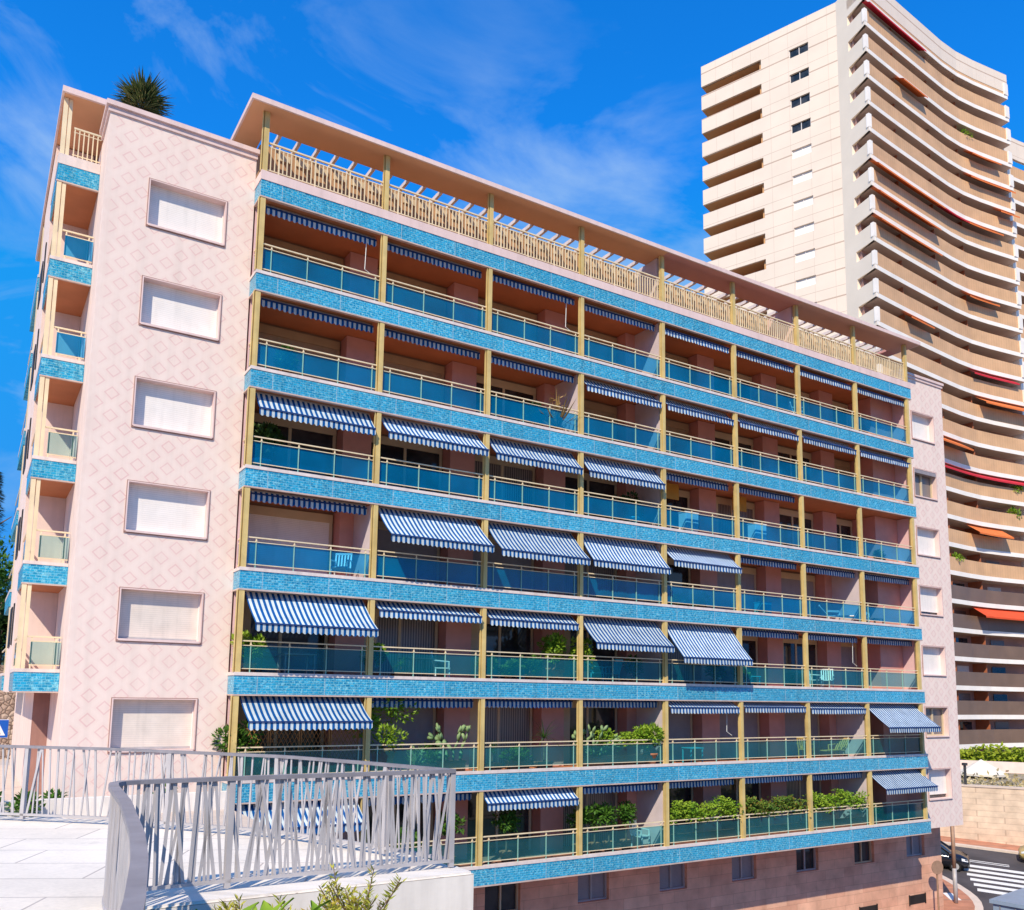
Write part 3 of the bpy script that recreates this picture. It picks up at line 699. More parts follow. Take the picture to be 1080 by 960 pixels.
def balcony_plant(g, b, dx, kind, desc, size=1.0, y=.62, lift=0.0, wide=1.0):
    x = PX[b - 1] + dx; z = 3 * g + .003 + lift
    bay = f', {ORD[b]} bay from left, {row(g)}'
    t = thing({'hedge': 'planter_hedge', 'cactus': 'prickly_pear', 'agave': 'agave_plant', 'tree': 'potted_tree', 'palm': 'potted_palm', 'planter': 'planter_box'}.get(kind, 'potted_shrub'), desc + bay, 'plant', (x, y, z), 'plants on the balconies')
    def put(mb, name, mats, smooth=False):
        o = mb.build(name, mats, None, smooth); o.parent = t; return o
    if kind in ('bush', 'turqbush', 'darkbush', 'yellowbush'):
        p = MB(); pot_round(p, .22 * size, .36 * size); put(p, 'pot', M['cyan_plastic'] if kind == 'turqbush' else M['terracotta'], True)
        l = MB(); blob_leaves(l, (0, 0, .78 * size), (.48 * size * wide, .36 * size, .46 * size), int(760 * size), .15, .075)
        put(l, 'foliage', M[{'darkbush': 'leaf_dark', 'yellowbush': 'leaf_bright', 'turqbush': 'leaf_dark'}.get(kind, 'leaf_mid')])
        s = MB(); s.tube([(0, 0, .3 * size), (.03, 0, .8 * size)], [.03, .015], 6); put(s, 'stem', M['trunk'])
    elif kind == 'tree':
        p = MB(); pot_round(p, .22, .36); put(p, 'pot', M['terracotta'], True)
        s = MB(); s.tube([(0, 0, .3), (.02, .01, .7), (-.01, 0, 1.25 * size)], [.03, .025, .015], 6)
        for q in range(5):
            a = q * 1.3; s.tube([(0, 0, (.85 + .07 * q) * size), (.25 * math.cos(a), .2 * math.sin(a), (1.15 + .09 * q) * size)], [.013, .006], 5)
        put(s, 'stem', M['trunk'])
        l = MB(); blob_leaves(l, (0, 0, 1.35 * size), (.42 * size * wide, .36 * size, .42 * size), 560, .17, .085, 0, -.3); put(l, 'foliage', M['leaf_mid'])
    elif kind == 'palm':
        p = MB(); pot_box(p, .62, .34, .28); put(p, 'pot', M['terracotta'])
        s = MB(); s.tube([(0, 0, .25), (0, 0, .75 * size)], [.035, .025], 6); put(s, 'stem', M['trunk'])
        l = MB()
        for q in range(46):
            a = R.uniform(0, 2 * PI); e = R.uniform(-.1, 1.3); d = Vector((math.cos(a) * math.cos(e), math.sin(a) * math.cos(e), math.sin(e)))
            prev = Vector((0, 0, .75 * size)); L = R.uniform(.45, .7) * size
            side = Vector((-d.y, d.x, 0)).normalized() * .012
            pts = []
            for k in range(5):
                pts.append(prev.copy()); prev = prev + d * L / 4; d = (d + Vector((0, 0, -.28))).normalized()
            vs = []
            for k, q2 in enumerate(pts): w = 1.2 - k * .24; vs += [q2 - side * w, q2 + side * w]
            l.add(vs, [(2 * k, 2 * k + 1, 2 * k + 3, 2 * k + 2) for k in range(4)])
        put(l, 'foliage', M['leaf_mid'])
    elif kind == 'cactus':
        p = MB(); pot_box(p, 1.0, .42, .42); put(p, 'pot', M['terracotta'])
        m = MB()
        def pad(base, ang, tilt, L, W, depth):
            ax = Vector((math.sin(ang) * math.cos(tilt), math.sin(tilt), math.cos(ang))).normalized()
            nrm = Vector((math.cos(R.uniform(-.9, .9) - .5), -1, 0)).normalized(); sd = ax.cross(nrm).normalized(); nn = sd.cross(ax)
            ring = []
            for k in range(12):
                t_ = 2 * PI * k / 12; ring.append(Vector(base) + ax * (L / 2 + L / 2 * math.cos(t_)) + sd * (W / 2 * math.sin(t_) * (1 + .25 * math.cos(t_))))
            cen = Vector(base) + ax * L / 2
            m.add(ring + [cen + nn * .045, cen - nn * .045], [(k, (k + 1) % 12, 12) for k in range(12)] + [((k + 1) % 12, k, 13) for k in range(12)])
            if depth < 3:
                for q in range(R.choice((1, 2, 2, 3))): pad(Vector(base) + ax * L * .93 + sd * R.uniform(-.08, .08), ang + R.uniform(-.75, .75), R.uniform(-.4, .3), L * R.uniform(.75, 1.0), W * R.uniform(.8, 1.0), depth + 1)
        for q in range(4): pad((-.35 + q * .24, 0, .38), R.uniform(-.5, .5), R.uniform(-.3, .2), .38, .24, 0)
        put(m, 'pads', M['leaf_bluegreen'], True)
    elif kind == 'agave':
        p = MB(); pot_round(p, .24, .3); put(p, 'pot', M['terracotta'], True)
        m = MB()
        for q in range(26):
            a = q * 2.4; e = R.uniform(.35, 1.35)
            m.leaf((0, 0, .28), (math.cos(a) * math.cos(e), math.sin(a) * math.cos(e), math.sin(e)), R.uniform(.5, .8) * size, .09, 0, (0, 0, 1), -.02)
        for q in range(60):
            a = R.uniform(0, 6.28); m.leaf((R.gauss(0, .14), R.gauss(0, .1), .5 + R.random() * .5 * size), (math.cos(a), math.sin(a), R.uniform(.2, 1)), .2, .05)
        put(m, 'foliage', M['leaf_dry' if 'dry' in desc else 'leaf_bluegreen'])
    elif kind == 'hedge':
        L = 3.55 * wide
        p = MB(); pot_box(p, L, .36, .42); put(p, 'pot', M['terracotta'])
        l = MB()
        for q in range(int(2000 * wide)):
            u = R.uniform(-L / 2, L / 2); top = (.98 + .10 * math.sin(u * 3.1 + g + b) + .07 * math.sin(u * 8.3)) * size
            zz = R.uniform(.38, 1.0) ** .6 * top + .12; l.leaf((u, R.gauss(0, .16), zz), (R.gauss(0, 1), R.gauss(-.3, 1), R.uniform(-.2, 1)), R.uniform(.10, .17), .065, 0, (R.gauss(0, .4), -.6, 1))
        put(l, 'foliage', M['leaf_red' if 'red' in desc else 'leaf_bright'])
    elif kind == 'planter':
        p = MB(); pot_box(p, .85, .36, .34); put(p, 'pot', M['terracotta'])
        l = MB(); blob_leaves(l, (0, 0, .68 * size), (.62 * wide, .3, .42 * size), int(620 * size * wide), .15, .075); put(l, 'foliage', M['leaf_mid'])
P = balcony_plant
P(5, 1, 1.15, 'bush', 'bushy potted shrub behind the blue glass', 1.0)
P(5, 3, 2.35, 'darkbush', 'leafy dark pot plant beside dry plant', .9)
P(5, 3, 3.15, 'agave', 'tall dry spiky plant above the railing', 2.0, .36)
P(4, 1, .55, 'turqbush', 'dark tall plant in turquoise pot', 1.35, .75)
P(4, 4, 3.0, 'turqbush', 'dark spreading plant in turquoise pot', 1.35, .8, 0, 1.3)
P(4, 8, 2.2, 'bush', 'small green pot plant', .6)
P(3, 5, 1.3, 'bush', 'low green pot plant in shade', .55); P(3, 5, 2.5, 'bush', 'small round pot plant right side', .6)
P(2, 1, .45, 'yellowbush', 'bright green plant under the awning', 1.05)
P(2, 2, .35, 'yellowbush', 'leafy plant beside the post', 1.0); P(2, 2, 1.3, 'palm', 'small spiky plant in terracotta box', .62)
P(2, 3, .5, 'bush', 'small pale pot plant at left', .75); P(2, 3, 1.35, 'bush', 'low spreading pot plant', .65); P(2, 3, 2.2, 'bush', 'broad leafy pot plant', .8, .6, 0, 1.3); P(2, 3, 3.3, 'yellowbush', 'tall sunlit shrub at right post', 1.5)
P(2, 6, .6, 'bush', 'little green pot plant beside the stool', .7); P(2, 5, 3.2, 'bush', 'dim pot plant under the deepest awning', .9); P(1, 2, 2.45, 'planter', 'low leafy box under the cactus', .8); P(1, 4, 1.4, 'planter', 'second terracotta box with leafy shrub', .9)
P(2, 4, .5, 'yellowbush', 'climbing shrub against left post', 1.3); P(2, 4, 2.9, 'bush', 'leafy pot plant by chairs', .8)
P(1, 1, .35, 'bush', 'small shrub above trellis left end', 1.5, .5)
P(1, 2, .75, 'yellowbush', 'large round leafy shrub', 1.80, .55, .2, 1.35); P(1, 2, 1.9, 'agave', 'pale rosette plant', .8); P(1, 2, 3.05, 'cactus', 'prickly pear cactus over the railing', 1.0, .42)
P(1, 3, .75, 'palm', 'bare-stemmed plant in terracotta box', .9); P(1, 3, 1.75, 'planter', 'low fern in terracotta box', .8); P(1, 3, 2.85, 'palm', 'drooping palm in terracotta box', 1.45)
P(1, 4, .75, 'cactus', 'blue green cactus in terracotta box', .9, .42); P(1, 4, 2.2, 'hedge', 'climbing leafy shrub along railing', 1.15, .5, 0, .62); P(1, 4, 3.45, 'yellowbush', 'rambling shrub leaning past post', 1.35, .35)
P(1, 8, .45, 'bush', 'small shaded green plant', .75)
P(0, 2, 3.2, 'tree', 'slim leafy tree beside railing end', 1.0); P(0, 2, 1.6, 'bush', 'green shrub seen through slats', 1.1)
P(0, 3, 1.35, 'tree', 'small glossy tree in round pot', 1.02)
P(0, 4, .35, 'tree', 'first of four bushy pots', .95, .6, 0, 1.25); P(0, 4, 1.05, 'tree', 'second of four bushy pots', .98, .6, 0, 1.25); P(0, 4, 1.7, 'tree', 'third of four bushy pots', .95, .6, 0, 1.25); P(0, 4, 2.5, 'tree', 'fourth of four bushy pots', 1.0, .6, 0, 1.25)
P(0, 5, 2.1, 'hedge', 'sunlit leafy hedge in long planter', 1.40, .31); P(0, 6, 2.0, 'hedge', 'red flecked hedge in long planter', 1.34, .31); P(0, 7, 2.0, 'hedge', 'clipped green hedge in long planter', 1.38, .31)
P(0, 8, .7, 'bush', 'trailing pot plant in shade', .9)

def chair(g, b, dx, desc, mat, y=.75, rot=0.0, recline=False):
    z = 3 * g + .003
    t = thing('lounge_chair' if recline else 'garden_chair', f'{desc}, {ORD[b]} bay from left, {row(g)}', 'chair', (PX[b - 1] + dx, y, z), 'chairs on the balconies')
    t.rotation_euler = (0, 0, rot)
    def put(mb, name):
        o = mb.build(name, mat, None); o.parent = t; return o
    sh = .36 if recline else .43; w = .27
    m = MB(); m.box(-w, w, -.26, .24, sh - .03, sh); put(m, 'seat')
    m = MB(); lean = .38 if recline else .12
    for q in range(6):
        x = -w + .03 + q * (2 * w - .06) / 5; m.bar((x, .24, sh), (x, .24 + lean, sh + .48), .05, .02)
    m.bar((-w, .24 + lean, sh + .48), (w, .24 + lean, sh + .48), .05, .06); put(m, 'backrest')
    for sx in (-1, 1):
        for sy in (-.24, .22):
            put(MB().bar((sx * (w - .03), sy, 0), (sx * (w - .03), sy, sh - .03), .04, .04), 'leg')
        m = MB(); m.bar((sx * w, -.24, sh + .2), (sx * w, .30, sh + .24), .05, .03); m.bar((sx * w, -.22, sh), (sx * w, -.22, sh + .2), .035, .035); put(m, 'armrest')
    if recline: m = MB(); m.box(-w, w, -.85, -.28, sh - .05, sh - .01); put(m, 'footrest')
chair(3, 1, 3.15, 'white plastic armchair', M['white_plastic'], .6, -.6)
chair(3, 7, 2.9, 'pale deckchair', M['white_plastic'], .8, .6, True); chair(3, 8, .95, 'white chair beside wooden table', M['white_plastic'], .8, .4)
chair(2, 2, 2.9, 'white chair behind glass', M['white_plastic'], .9, 1.2); chair(2, 4, 1.3, 'turquoise folding chair at left', M['cyan_plastic'], .7, .7); chair(2, 4, 1.95, 'turquoise chair turned away', M['cyan_plastic'], .8, 3.5)
chair(2, 7, 1.4, 'slim metal chair at left', M['white_plastic'], .7, .5); chair(2, 7, 2.2, 'slim metal chair at right', M['white_plastic'], .75, -.9)
chair(1, 7, .65, 'yellow cane armchair', M['yellow_cane'], .75, 1.9); chair(1, 7, 2.7, 'yellow cane recliner', M['yellow_cane'], .75, -1.5, True)
chair(0, 4, 3.35, 'white wire chair by sunlit wall', M['white_plastic'], .8, .3)
chair(6, 7, .6, 'white folded chair', M['white_plastic'], .6, .8)
def table(g, b, dx, desc, mat, w=.35, h=.7, y=.75):
    t = thing('balcony_table', f'{desc}, {ORD[b]} bay from left, {row(g)}', 'table', (PX[b - 1] + dx, y, 3 * g + .003))
    def put(mb, name):
        o = mb.build(name, mat, None); o.parent = t
    put(MB().box(-w, w, -w * .8, w * .8, h - .03, h), 'tabletop')
    for sx in (-1, 1):
        for sy in (-1, 1): put(MB().bar((sx * (w - .05), sy * (w * .8 - .05), 0), (sx * (w - .05), sy * (w * .8 - .05), h - .03), .04, .04), 'leg')
table(3, 8, 1.75, 'low wooden table beside white chair', M['rust'], .35, .4); table(2, 6, 1.4, 'turquoise square stool', M['cyan_plastic'], .3, .5); table(1, 5, 2.0, 'pale blue side table', M['cyan_plastic'], .35, .62); table(2, 2, 2.1, 'dark dining table', M['metal_dark'], .5, .72, 1.1)
table(2, 1, 2.0, 'shaded glass table', M['metal_grey'], .5, .7, 1.0)
def cabinet(g, b, dx, desc, mat, w=.7, h=.95, y=.55):
    t = thing('storage_cabinet', f'{desc}, {ORD[b]} bay from left, {row(g)}', 'cabinet', (PX[b - 1] + dx, y, 3 * g + .003))
    def put(mb, name, mt):
        o = mb.build(name, mt, None); o.parent = t
    put(MB().box(-w / 2, w / 2, -.2, .2, .04, h), 'body', mat)
    for s in (0, 1): put(MB().box(-w / 2 + .02 + s * w / 2, -.01 + s * (w / 2 - .01), -.215, -.2, .07, h - .04), 'door', mat)
    put(MB().box(-w / 2 - .02, w / 2 + .02, -.22, .22, h, h + .03), 'top', mat)
cabinet(4, 5, 1.75, 'pale blue cabinet behind glass', M['white_plastic']); cabinet(4, 6, 1.7, 'pale blue cabinet with orange board', M['white_plastic']); cabinet(3, 6, 1.95, 'low turquoise cabinet', M['cyan_plastic'], .6, .6)
for b in (5, 6):
    m = MB(); x = PX[b - 1] + 1.75; m.box(x - .42, x + .42, 1.55, 1.6, 12 + 1.75, 12 + 2.4)
    solo(m, 'hanging_board', M['red_panel'], (x, 1.57, 13.75), f'ochre board hung above the cabinet, {ORD[b]} bay from left, {row(4)}', 'board')
# trellis
t = thing('wooden_trellis', 'brown wooden lattice trellis panels behind the railing, first bay, sixth balcony row', 'trellis', (PX[0] + .2, .35, 3.1))
for s in range(4):
    x0 = s * .92
    m = MB()
    for q in range(-6, 9):
        for sg in (1, -1):
            xa = x0 + q * .13; xb = xa + .78
            pa, pb = (xa, 0.0), (xb, 1.4)
            if sg < 0: pa, pb = (xb, 0.0), (xa, 1.4)
            # clip to the panel
            t0, t1 = 0.0, 1.0
            dx_ = pb[0] - pa[0]
            lo, hi = sorted(((x0 - pa[0]) / dx_, (x0 + .86 - pa[0]) / dx_)); t0 = max(t0, lo); t1 = min(t1, hi)
            if t1 - t0 > .05:
                m.bar((pa[0] + dx_ * t0, sg * .006, 1.4 * t0), (pa[0] + dx_ * t1, sg * .006, 1.4 * t1), .012, .022, (0, 1, 0))
    for a, b_ in (((x0, 0), (x0, 1.4)), ((x0 + .86, 0), (x0 + .86, 1.4)), ((x0, 0), (x0 + .86, 0)), ((x0, 1.4), (x0 + .86, 1.4))):
        m.bar((a[0], 0, a[1]), (b_[0], 0, b_[1]), .03, .04, (0, 1, 0))
    o = m.build('lattice_panel', M['rust'], None); o.parent = t

# ------------------------------------------------------------------ yucca on the roof
t = thing('yucca_tree', 'spiky dark green yucca on a short trunk on the roof terrace', 'tree', (-3.1, 3.0, 22.1))
m = MB(); m.tube([(0, 0, 0), (.02, 0, 1.2), (.0, 0, 1.75)], [.22, .20, .16], 9); o = m.build('trunk', M['trunk'], None, True); o.parent = t
m = MB()
for q in range(560):
    d = Vector((R.gauss(0, 1), R.gauss(0, 1), max(-.14, R.gauss(.2, .7)))).normalized()
    m.leaf(Vector((0, 0, 1.95)) + d * .12 + Vector((0, 0, R.uniform(-.2, .2))), d + Vector((0, 0, R.uniform(-.18, .1))), R.uniform(.5, .98), .07, 0, (0, 0, 1), .015)
o = m.build('crown', M['yucca_leaf'], None); o.parent = t

# ------------------------------------------------------------------ foreground terrace and railings
ZT = 3.8
poly = [(-2.0, -17.32), (-2.06, -16.3), (-2.4, -15.1), (-2.86, -14.1), (-3.5, -13.2), (-4.55, -11.95), (-5.8, -10.9), (-8, -9.6), (-16, -6.5), (-16, -30), (-5.75, -30), (-5.72, -23), (-5.60, -21.5), (-5.40, -19.9), (-5.22, -18.4), (-5.15, -17.32)]
struct(MB().prism(poly, ZT - .004, ZT).build('terrace_pavement', M['paving']))
m = MB(); m.prism(poly, ZT - 1.6, ZT - .008); struct(m.build('terrace_wall', M['white_wall']))
# raised coping under the near railing
m = MB(); m.box(-5.1, -2.02, -17.30, -17.0, ZT, ZT + .02); struct(m.build('terrace_coping', M['white_wall']))
def railing(label, pts, step, zb, zt, w_top, seed, posts):
    rr = random.Random(seed)
    t = thing('metal_railing', label, 'railing', (pts[0][0], pts[0][1], zb))
    def put(mb, name, mt, p=None):
        mb.v = [tuple(Vector(v) - Vector((pts[0][0], pts[0][1], zb))) for v in mb.v]
        o = mb.build(name, mt, None); o.parent = t; return o
    V = [Vector((x, y, 0)) for x, y in pts]; S = [0]
    for a, b in zip(V, V[1:]): S.append(S[-1] + (b - a).length)
    def at(s):
        s = max(0, min(S[-1], s))
        for i in range(len(V) - 1):
            if s <= S[i + 1] + 1e-6:
                return V[i].lerp(V[i + 1], (s - S[i]) / (S[i + 1] - S[i])), (V[i + 1] - V[i]).normalized()
    fine = [at(S[-1] * i / 60)[0] for i in range(61)]
    put(MB().strip([(p.x, p.y, zt) for p in fine], w_top, .035), 'top_rail', M['metal_grey_dark'])
    put(MB().strip([(p.x, p.y, zb + .06) for p in fine], .05, .03), 'bottom_rail', M['metal_grey'])
    m = MB(); s = .02
    while s < S[-1] - .01:
        lean = rr.gauss(0, .055) if rr.random() < .7 else rr.choice((-1, 1)) * rr.uniform(.08, .17)
        p, d = at(s); q, d2 = at(s + lean)
        off = rr.choice((-.012, 0, .012)); nrm = Vector((-d.y, d.x, 0)) * off
        a = p + nrm; b = q + nrm
        m.bar((a.x, a.y, zb + .05), (b.x, b.y, zt - .012), .025 * rr.uniform(.75, 1.25), .009, (d.y, -d.x, 0.0))
        s += step * rr.uniform(.45, 1.5)
    put(m, 'slats', M['metal_grey'])
    for s in posts:
        p, d = at(s); put(MB().bar((p.x, p.y, zb), (p.x, p.y, zt - .01), .05, .05, (d.x, d.y, 0)), 'post', M['metal_grey'])
far = [(-12, -7.9), (-9.5, -9.1), (-7.5, -10.2), (-5.92, -11.28), (-4.74, -12.34), (-3.73, -13.61), (-3.04, -14.5), (-2.5, -15.79), (-2.09, -17.02)]
railing('grey metal railing of slanted bars along the far edge of the paved terrace', far, .074, ZT + .03, 4.77, .06, 3, (2.5, 5.0, 7.4, 9.6, 11.2, 13.0))
near = [(-2.09, -17.04), (-2.9, -17.03), (-3.8, -16.98), (-4.6, -16.96), (-5.1, -16.97), (-5.26, -17.03), (-5.31, -17.3), (-5.38, -18.44), (-5.46, -19.2), (-5.53, -19.89), (-5.64, -20.67), (-5.78, -21.46), (-5.95, -22.3)]
railing('grey metal railing of slanted bars in front, curving toward the camera at left', near, .040, ZT + .03, 4.77, .075, 5, (.02, 2.2, 3.2))

# planting bed in front of the near railing
struct(MB().prism([(-5.2, -17.4), (-5.3, -18.4), (-5.5, -19.9), (-5.7, -21.5), (-5.75, -30), (-3.1, -30), (-3.3, -18.9), (-3.7, -17.5)], 2.2, 3.62).build('planting_bed', M['soil']))
def broad_plant(loc, label, n, L, W, seed):
    t = thing('broadleaf_plant', label, 'plant', loc, 'plants in front of the railing')
    m = MB(); rr = random.Random(seed)
    for s in range(n):
        a = rr.uniform(0, 6.28); b0 = Vector((rr.gauss(0, .16), rr.gauss(0, .16), rr.uniform(.1, .5)))
        e = rr.uniform(.5, 1.35); d = Vector((math.cos(a) * math.cos(e), math.sin(a) * math.cos(e), math.sin(e)))
        side = d.cross(Vector((0, 0, 1))).normalized(); l = L * rr.uniform(.7, 1.15); w = W * rr.uniform(.8, 1.1)
        up = side.cross(d); vs = []
        prof = (.12, .75, 1.0, .8, .05)
        p = b0
        for k in range(5):
            vs += [p - side * w / 2 * prof[k] + up * .012, p, p + side * w / 2 * prof[k] + up * .012]
            p = p + d * l / 4; d = (d + Vector((math.cos(a), math.sin(a), -.35)) * .16).normalized()
        fs = []
        for k in range(4):
            for q in (0, 1): fs.append((k * 3 + q, k * 3 + q + 1, k * 3 + q + 4, k * 3 + q + 3))
        m.add(vs, fs)
    o = m.build('leaves', M['leaf_bright'], None, True); o.parent = t
    s = MB(); s.tube([(0, 0, 0), (0, 0, .5)], [.03, .015], 6); o = s.build('stem', M['trunk'], None); o.parent = t
def wispy_shrub(loc, label, h, n, seed, mat='leaf_yellow'):
    t = thing('feathery_shrub', label, 'plant', loc, 'plants in front of the railing')
    m = MB(); st = MB(); rr = random.Random(seed)
    for s in range(n):
        a = rr.uniform(0, 6.28); sp = rr.uniform(.05, .38); hh = h * rr.uniform(.6, 1.0)
        p0 = Vector((rr.gauss(0, .05), rr.gauss(0, .05), 0)); p2 = Vector((math.cos(a) * sp, math.sin(a) * sp, hh)); p1 = p0.lerp(p2, .5) + Vector((0, 0, .05))
        st.tube([p0, p1, p2], [.008, .006, .003], 4, cap=False)
        for k in range(34):
            u = .3 + .7 * k / 34; q = p0.lerp(p1, u * 2) if u < .5 else p1.lerp(p2, u * 2 - 1)
            b = rr.uniform(0, 6.28); m.leaf(q, (math.cos(b), math.sin(b), rr.uniform(.4, 1.2)), rr.uniform(.05, .09), .014, 0)
    o = m.build('foliage', M[mat], None); o.parent = t
    o = st.build('stems', M['trunk'], None); o.parent = t
broad_plant((-4.82, -19.75, 3.56), 'bright green broad-leaved plant at the bottom edge before the railing', 50, .33, .10, 1)
broad_plant((-5.02, -19.35, 3.56), 'smaller broad-leaved plant left of the brightest leaves', 22, .30, .10, 2)
broad_plant((-4.52, -19.45, 3.54), 'broad-leaved plant right beside the yellow feathery shrubs', 30, .30, .10, 4)
wispy_shrub((-4.28, -19.05, 3.62), 'yellow green feathery shrub in the middle of the bed', .50, 22, 11)
wispy_shrub((-3.8, -18.7, 3.62), 'tallest yellow green feathery shrub against the white wall', .60, 24, 12)
wispy_shrub((-4.6, -18.55, 3.62), 'low olive feathery shrub behind the broad leaves', .42, 20, 13)
wispy_shrub((-3.95, -19.2, 3.62), 'low feathery shrub at the right end of the bed', .44, 18, 14)

# ------------------------------------------------------------------ tower behind
TB = (78, 34, -.5)
T = thing('tower_block', 'tall cream tower with stacked curved brown balconies behind the apartment block', 'building', TB)
P1 = Vector((68.2, 29.75)); P2 = Vector((62.9, 44.9)); PC = Vector((67.1, 25.55))
curve = [Vector(p) for p in ((67.1, 25.55), (69.5, 25.78), (73, 26.08), (76.5, 26.35), (80, 26.62), (83, 26.85), (86, 26.9), (89, 26.65), (92, 26.25), (94.9, 25.85))]
ZB, ZTOP, FL = -.5, 81.2, 2.968
band = [75.48 - FL * k for k in range(-1, 26)]       # top of each white slab edge
def off(pts, d):
    out = []
    for i, p in enumerate(pts):
        a = pts[min(i + 1, len(pts) - 1)] - pts[max(i - 1, 0)]; n = Vector((-a.y, a.x)).normalized(); out.append(p + n * d)
    return out
inner = off(curve, 1.9); inner[0] = Vector((67.85, 27.5))
def wallstrip(m, pts, z0, z1, th, mi=0):
    n = len(pts); o2 = off(pts, th); vs = []
    for p, q in zip(pts, o2): vs += [(p.x, p.y, z0), (p.x, p.y, z1), (q.x, q.y, z1), (q.x, q.y, z0)]
    fs = []
    for i in range(n - 1):
        for k in range(4): fs.append((i * 4 + k, i * 4 + (k + 1) % 4, i * 4 + 4 + (k + 1) % 4, i * 4 + 4 + k))
    fs += [(3, 2, 1, 0), tuple((n - 1) * 4 + k for k in range(4))]
    m.add(vs, fs, mi); return m
# core
core = [(p.x, p.y) for p in inner] + [(96, 48), (P2.x + 2.5, P2.y + .2)] + [(P1.x + 1.2, P1.y + .4)]
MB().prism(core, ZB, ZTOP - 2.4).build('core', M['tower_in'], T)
# left face: wall with slots; built as storey pieces along the P1->P2 line
dl = (P2 - P1).normalized(); nl = Vector((-dl.y, dl.x)); nl = nl if nl.x > 0 else -nl     # inward
Lf = (P2 - P1).length
def lbox(m, s0, s1, z0, z1, d0, d1, mi=0):
    q = [P1 + dl * s0 + nl * d0, P1 + dl * s1 + nl * d0, P1 + dl * s1 + nl * d1, P1 + dl * s0 + nl * d1]
    return m.prism([(p.x, p.y) for p in q], z0, z1, mi)
m = MB()
lbox(m, 0, 3.1, ZB, ZTOP, 0, .35); lbox(m, 5.3, 8.57, ZB, ZTOP, 0, .35); lbox(m, 3.1, 5.3, 78.05, ZTOP, 0, .35); lbox(m, 8.57, Lf, 78.55, ZTOP, 0, .35)
zprev = None
for k in range(27):
    wt = 78.05 - 3.04 * k; wb = wt - 1.05
    nxt = 78.05 - 3.04 * (k + 1)
    if nxt < 0: nxt = ZB
    lbox(m, 3.1, 5.3, nxt, wb, 0, .35)
    st = 78.55 - 3.04 * k; sb = st - 1.2; n2 = 78.55 - 3.04 * (k + 1)
    if n2 < 0: n2 = ZB
    lbox(m, 8.57, Lf, n2, sb, 0, .25)
    if wb < 2: break
m.build('left_facade', M['tower_wall'], T)
for k in range(26):
    wt = 78.05 - 3.04 * k; wb = wt - 1.05
    f = MB(); lbox(f, 3.1, 3.17, wb, wt, .12, .30); lbox(f, 5.23, 5.3, wb, wt, .12, .30); lbox(f, 3.17, 5.23, wb, wb + .07, .12, .30); lbox(f, 4.15, 4.22, wb + .07, wt, .13, .30)
    w = f.build('window', M['frame_white'], T)
    p = MB(); lbox(p, 3.17, 5.23, wb + .07, wt, .20, .26); p.build('pane' if k < 4 else 'shutter', M['pane'] if k < 4 else M['tower_white'], w)
    f = MB(); lbox(f, 8.57, Lf, 78.55 - 3.04 * k - .0, 78.55 - 3.04 * k + .25, .26, 2.4); f.build('loggia_slab', M['tower_soffit_warm'], T)
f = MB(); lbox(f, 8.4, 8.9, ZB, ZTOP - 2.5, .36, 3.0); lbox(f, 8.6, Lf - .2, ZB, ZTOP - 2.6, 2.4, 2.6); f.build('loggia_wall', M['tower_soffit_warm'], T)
# narrow face between left facade and the balcony corner, with openings
dn = (PC - P1).normalized(); nn_ = Vector((-dn.y, dn.x)); nn_ = nn_ if nn_.x > 0 else -nn_; Ln = (PC - P1).length
def nbox(m, s0, s1, z0, z1, d0, d1, mi=0):
    q = [P1 + dn * s0 + nn_ * d0, P1 + dn * s1 + nn_ * d0, P1 + dn * s1 + nn_ * d1, P1 + dn * s0 + nn_ * d1]
    return m.prism([(p.x, p.y) for p in q], z0, z1, mi)
m = MB(); nbox(m, 0, 1.75, ZB, ZTOP, .0, .4)
for b in band:
    if b < 1: continue
    nbox(m, 1.75, Ln - .02, b - .42, b + 1.45, 0, .3)
nbox(m, 1.75, Ln - .02, 78.8, ZTOP, 0, .3)
m.build('narrow_facade', plain('sun_brightened_narrow_cladding', (.96, .83, .68), .8, .2, .05, .4), T)  # paler and warmer than the left facade: extra sunlight put into the colour
# curved balconies, one slab + parapet per storey
for i, b in enumerate(band):
    if b < 1: continue
    poly = [(p.x, p.y) for p in curve] + [(p.x, p.y) for p in reversed(inner)]
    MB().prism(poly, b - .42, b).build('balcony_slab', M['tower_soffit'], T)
    m = MB(); wallstrip(m, off(curve, -.05), b - .44, b + .02, .05); m.build('slab_edge', M['tower_white'], T)
    m = MB(); cc = [curve[0].lerp(curve[1], .2)] + curve[1:-1] + [curve[-2].lerp(curve[-1], .85)]
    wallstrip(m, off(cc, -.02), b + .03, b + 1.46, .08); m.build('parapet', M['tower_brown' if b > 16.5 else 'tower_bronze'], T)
    m = MB(); c0 = curve[0]; m.box(c0.x - .02, c0.x + .42, c0.y - .06, c0.y + .28, b + .02, b + 1.50); m.build('parapet_pier', M['tower_white'], T)
    m = MB(); c1 = curve[-1]; m.box(c1.x - .7, c1.x + .1, c1.y - .08, c1.y + .9, b + .02, b + 1.50); m.build('parapet_pier', M['tower_white'], T)
    # dividers between flats
    for q in (2, 4, 6):
        a = curve[q]; e = inner[q]; d = (e - a).normalized()
        pA = a + d * .35; MB().bar((pA.x, pA.y, b + 1.25), (e.x, e.y, b + 1.25), .12, 2.4).build('balcony_divider', M['tower_divider'], T)
    for q in (1, 3, 5, 7):
        m = MB(); a = inner[q] + (curve[q] - inner[q]).normalized() * .06; e = inner[q].lerp(inner[q + 1], .7) + (curve[q] - inner[q]).normalized() * .06
        m.bar((a.x, a.y, b + 1.2), (e.x, e.y, b + 1.2), .06, 2.0); m.build('balcony_door', M['curtain' if (q + i) % 3 == 0 else ('tower_white' if (q * 5 + i) % 7 == 0 else 'pane')], T)
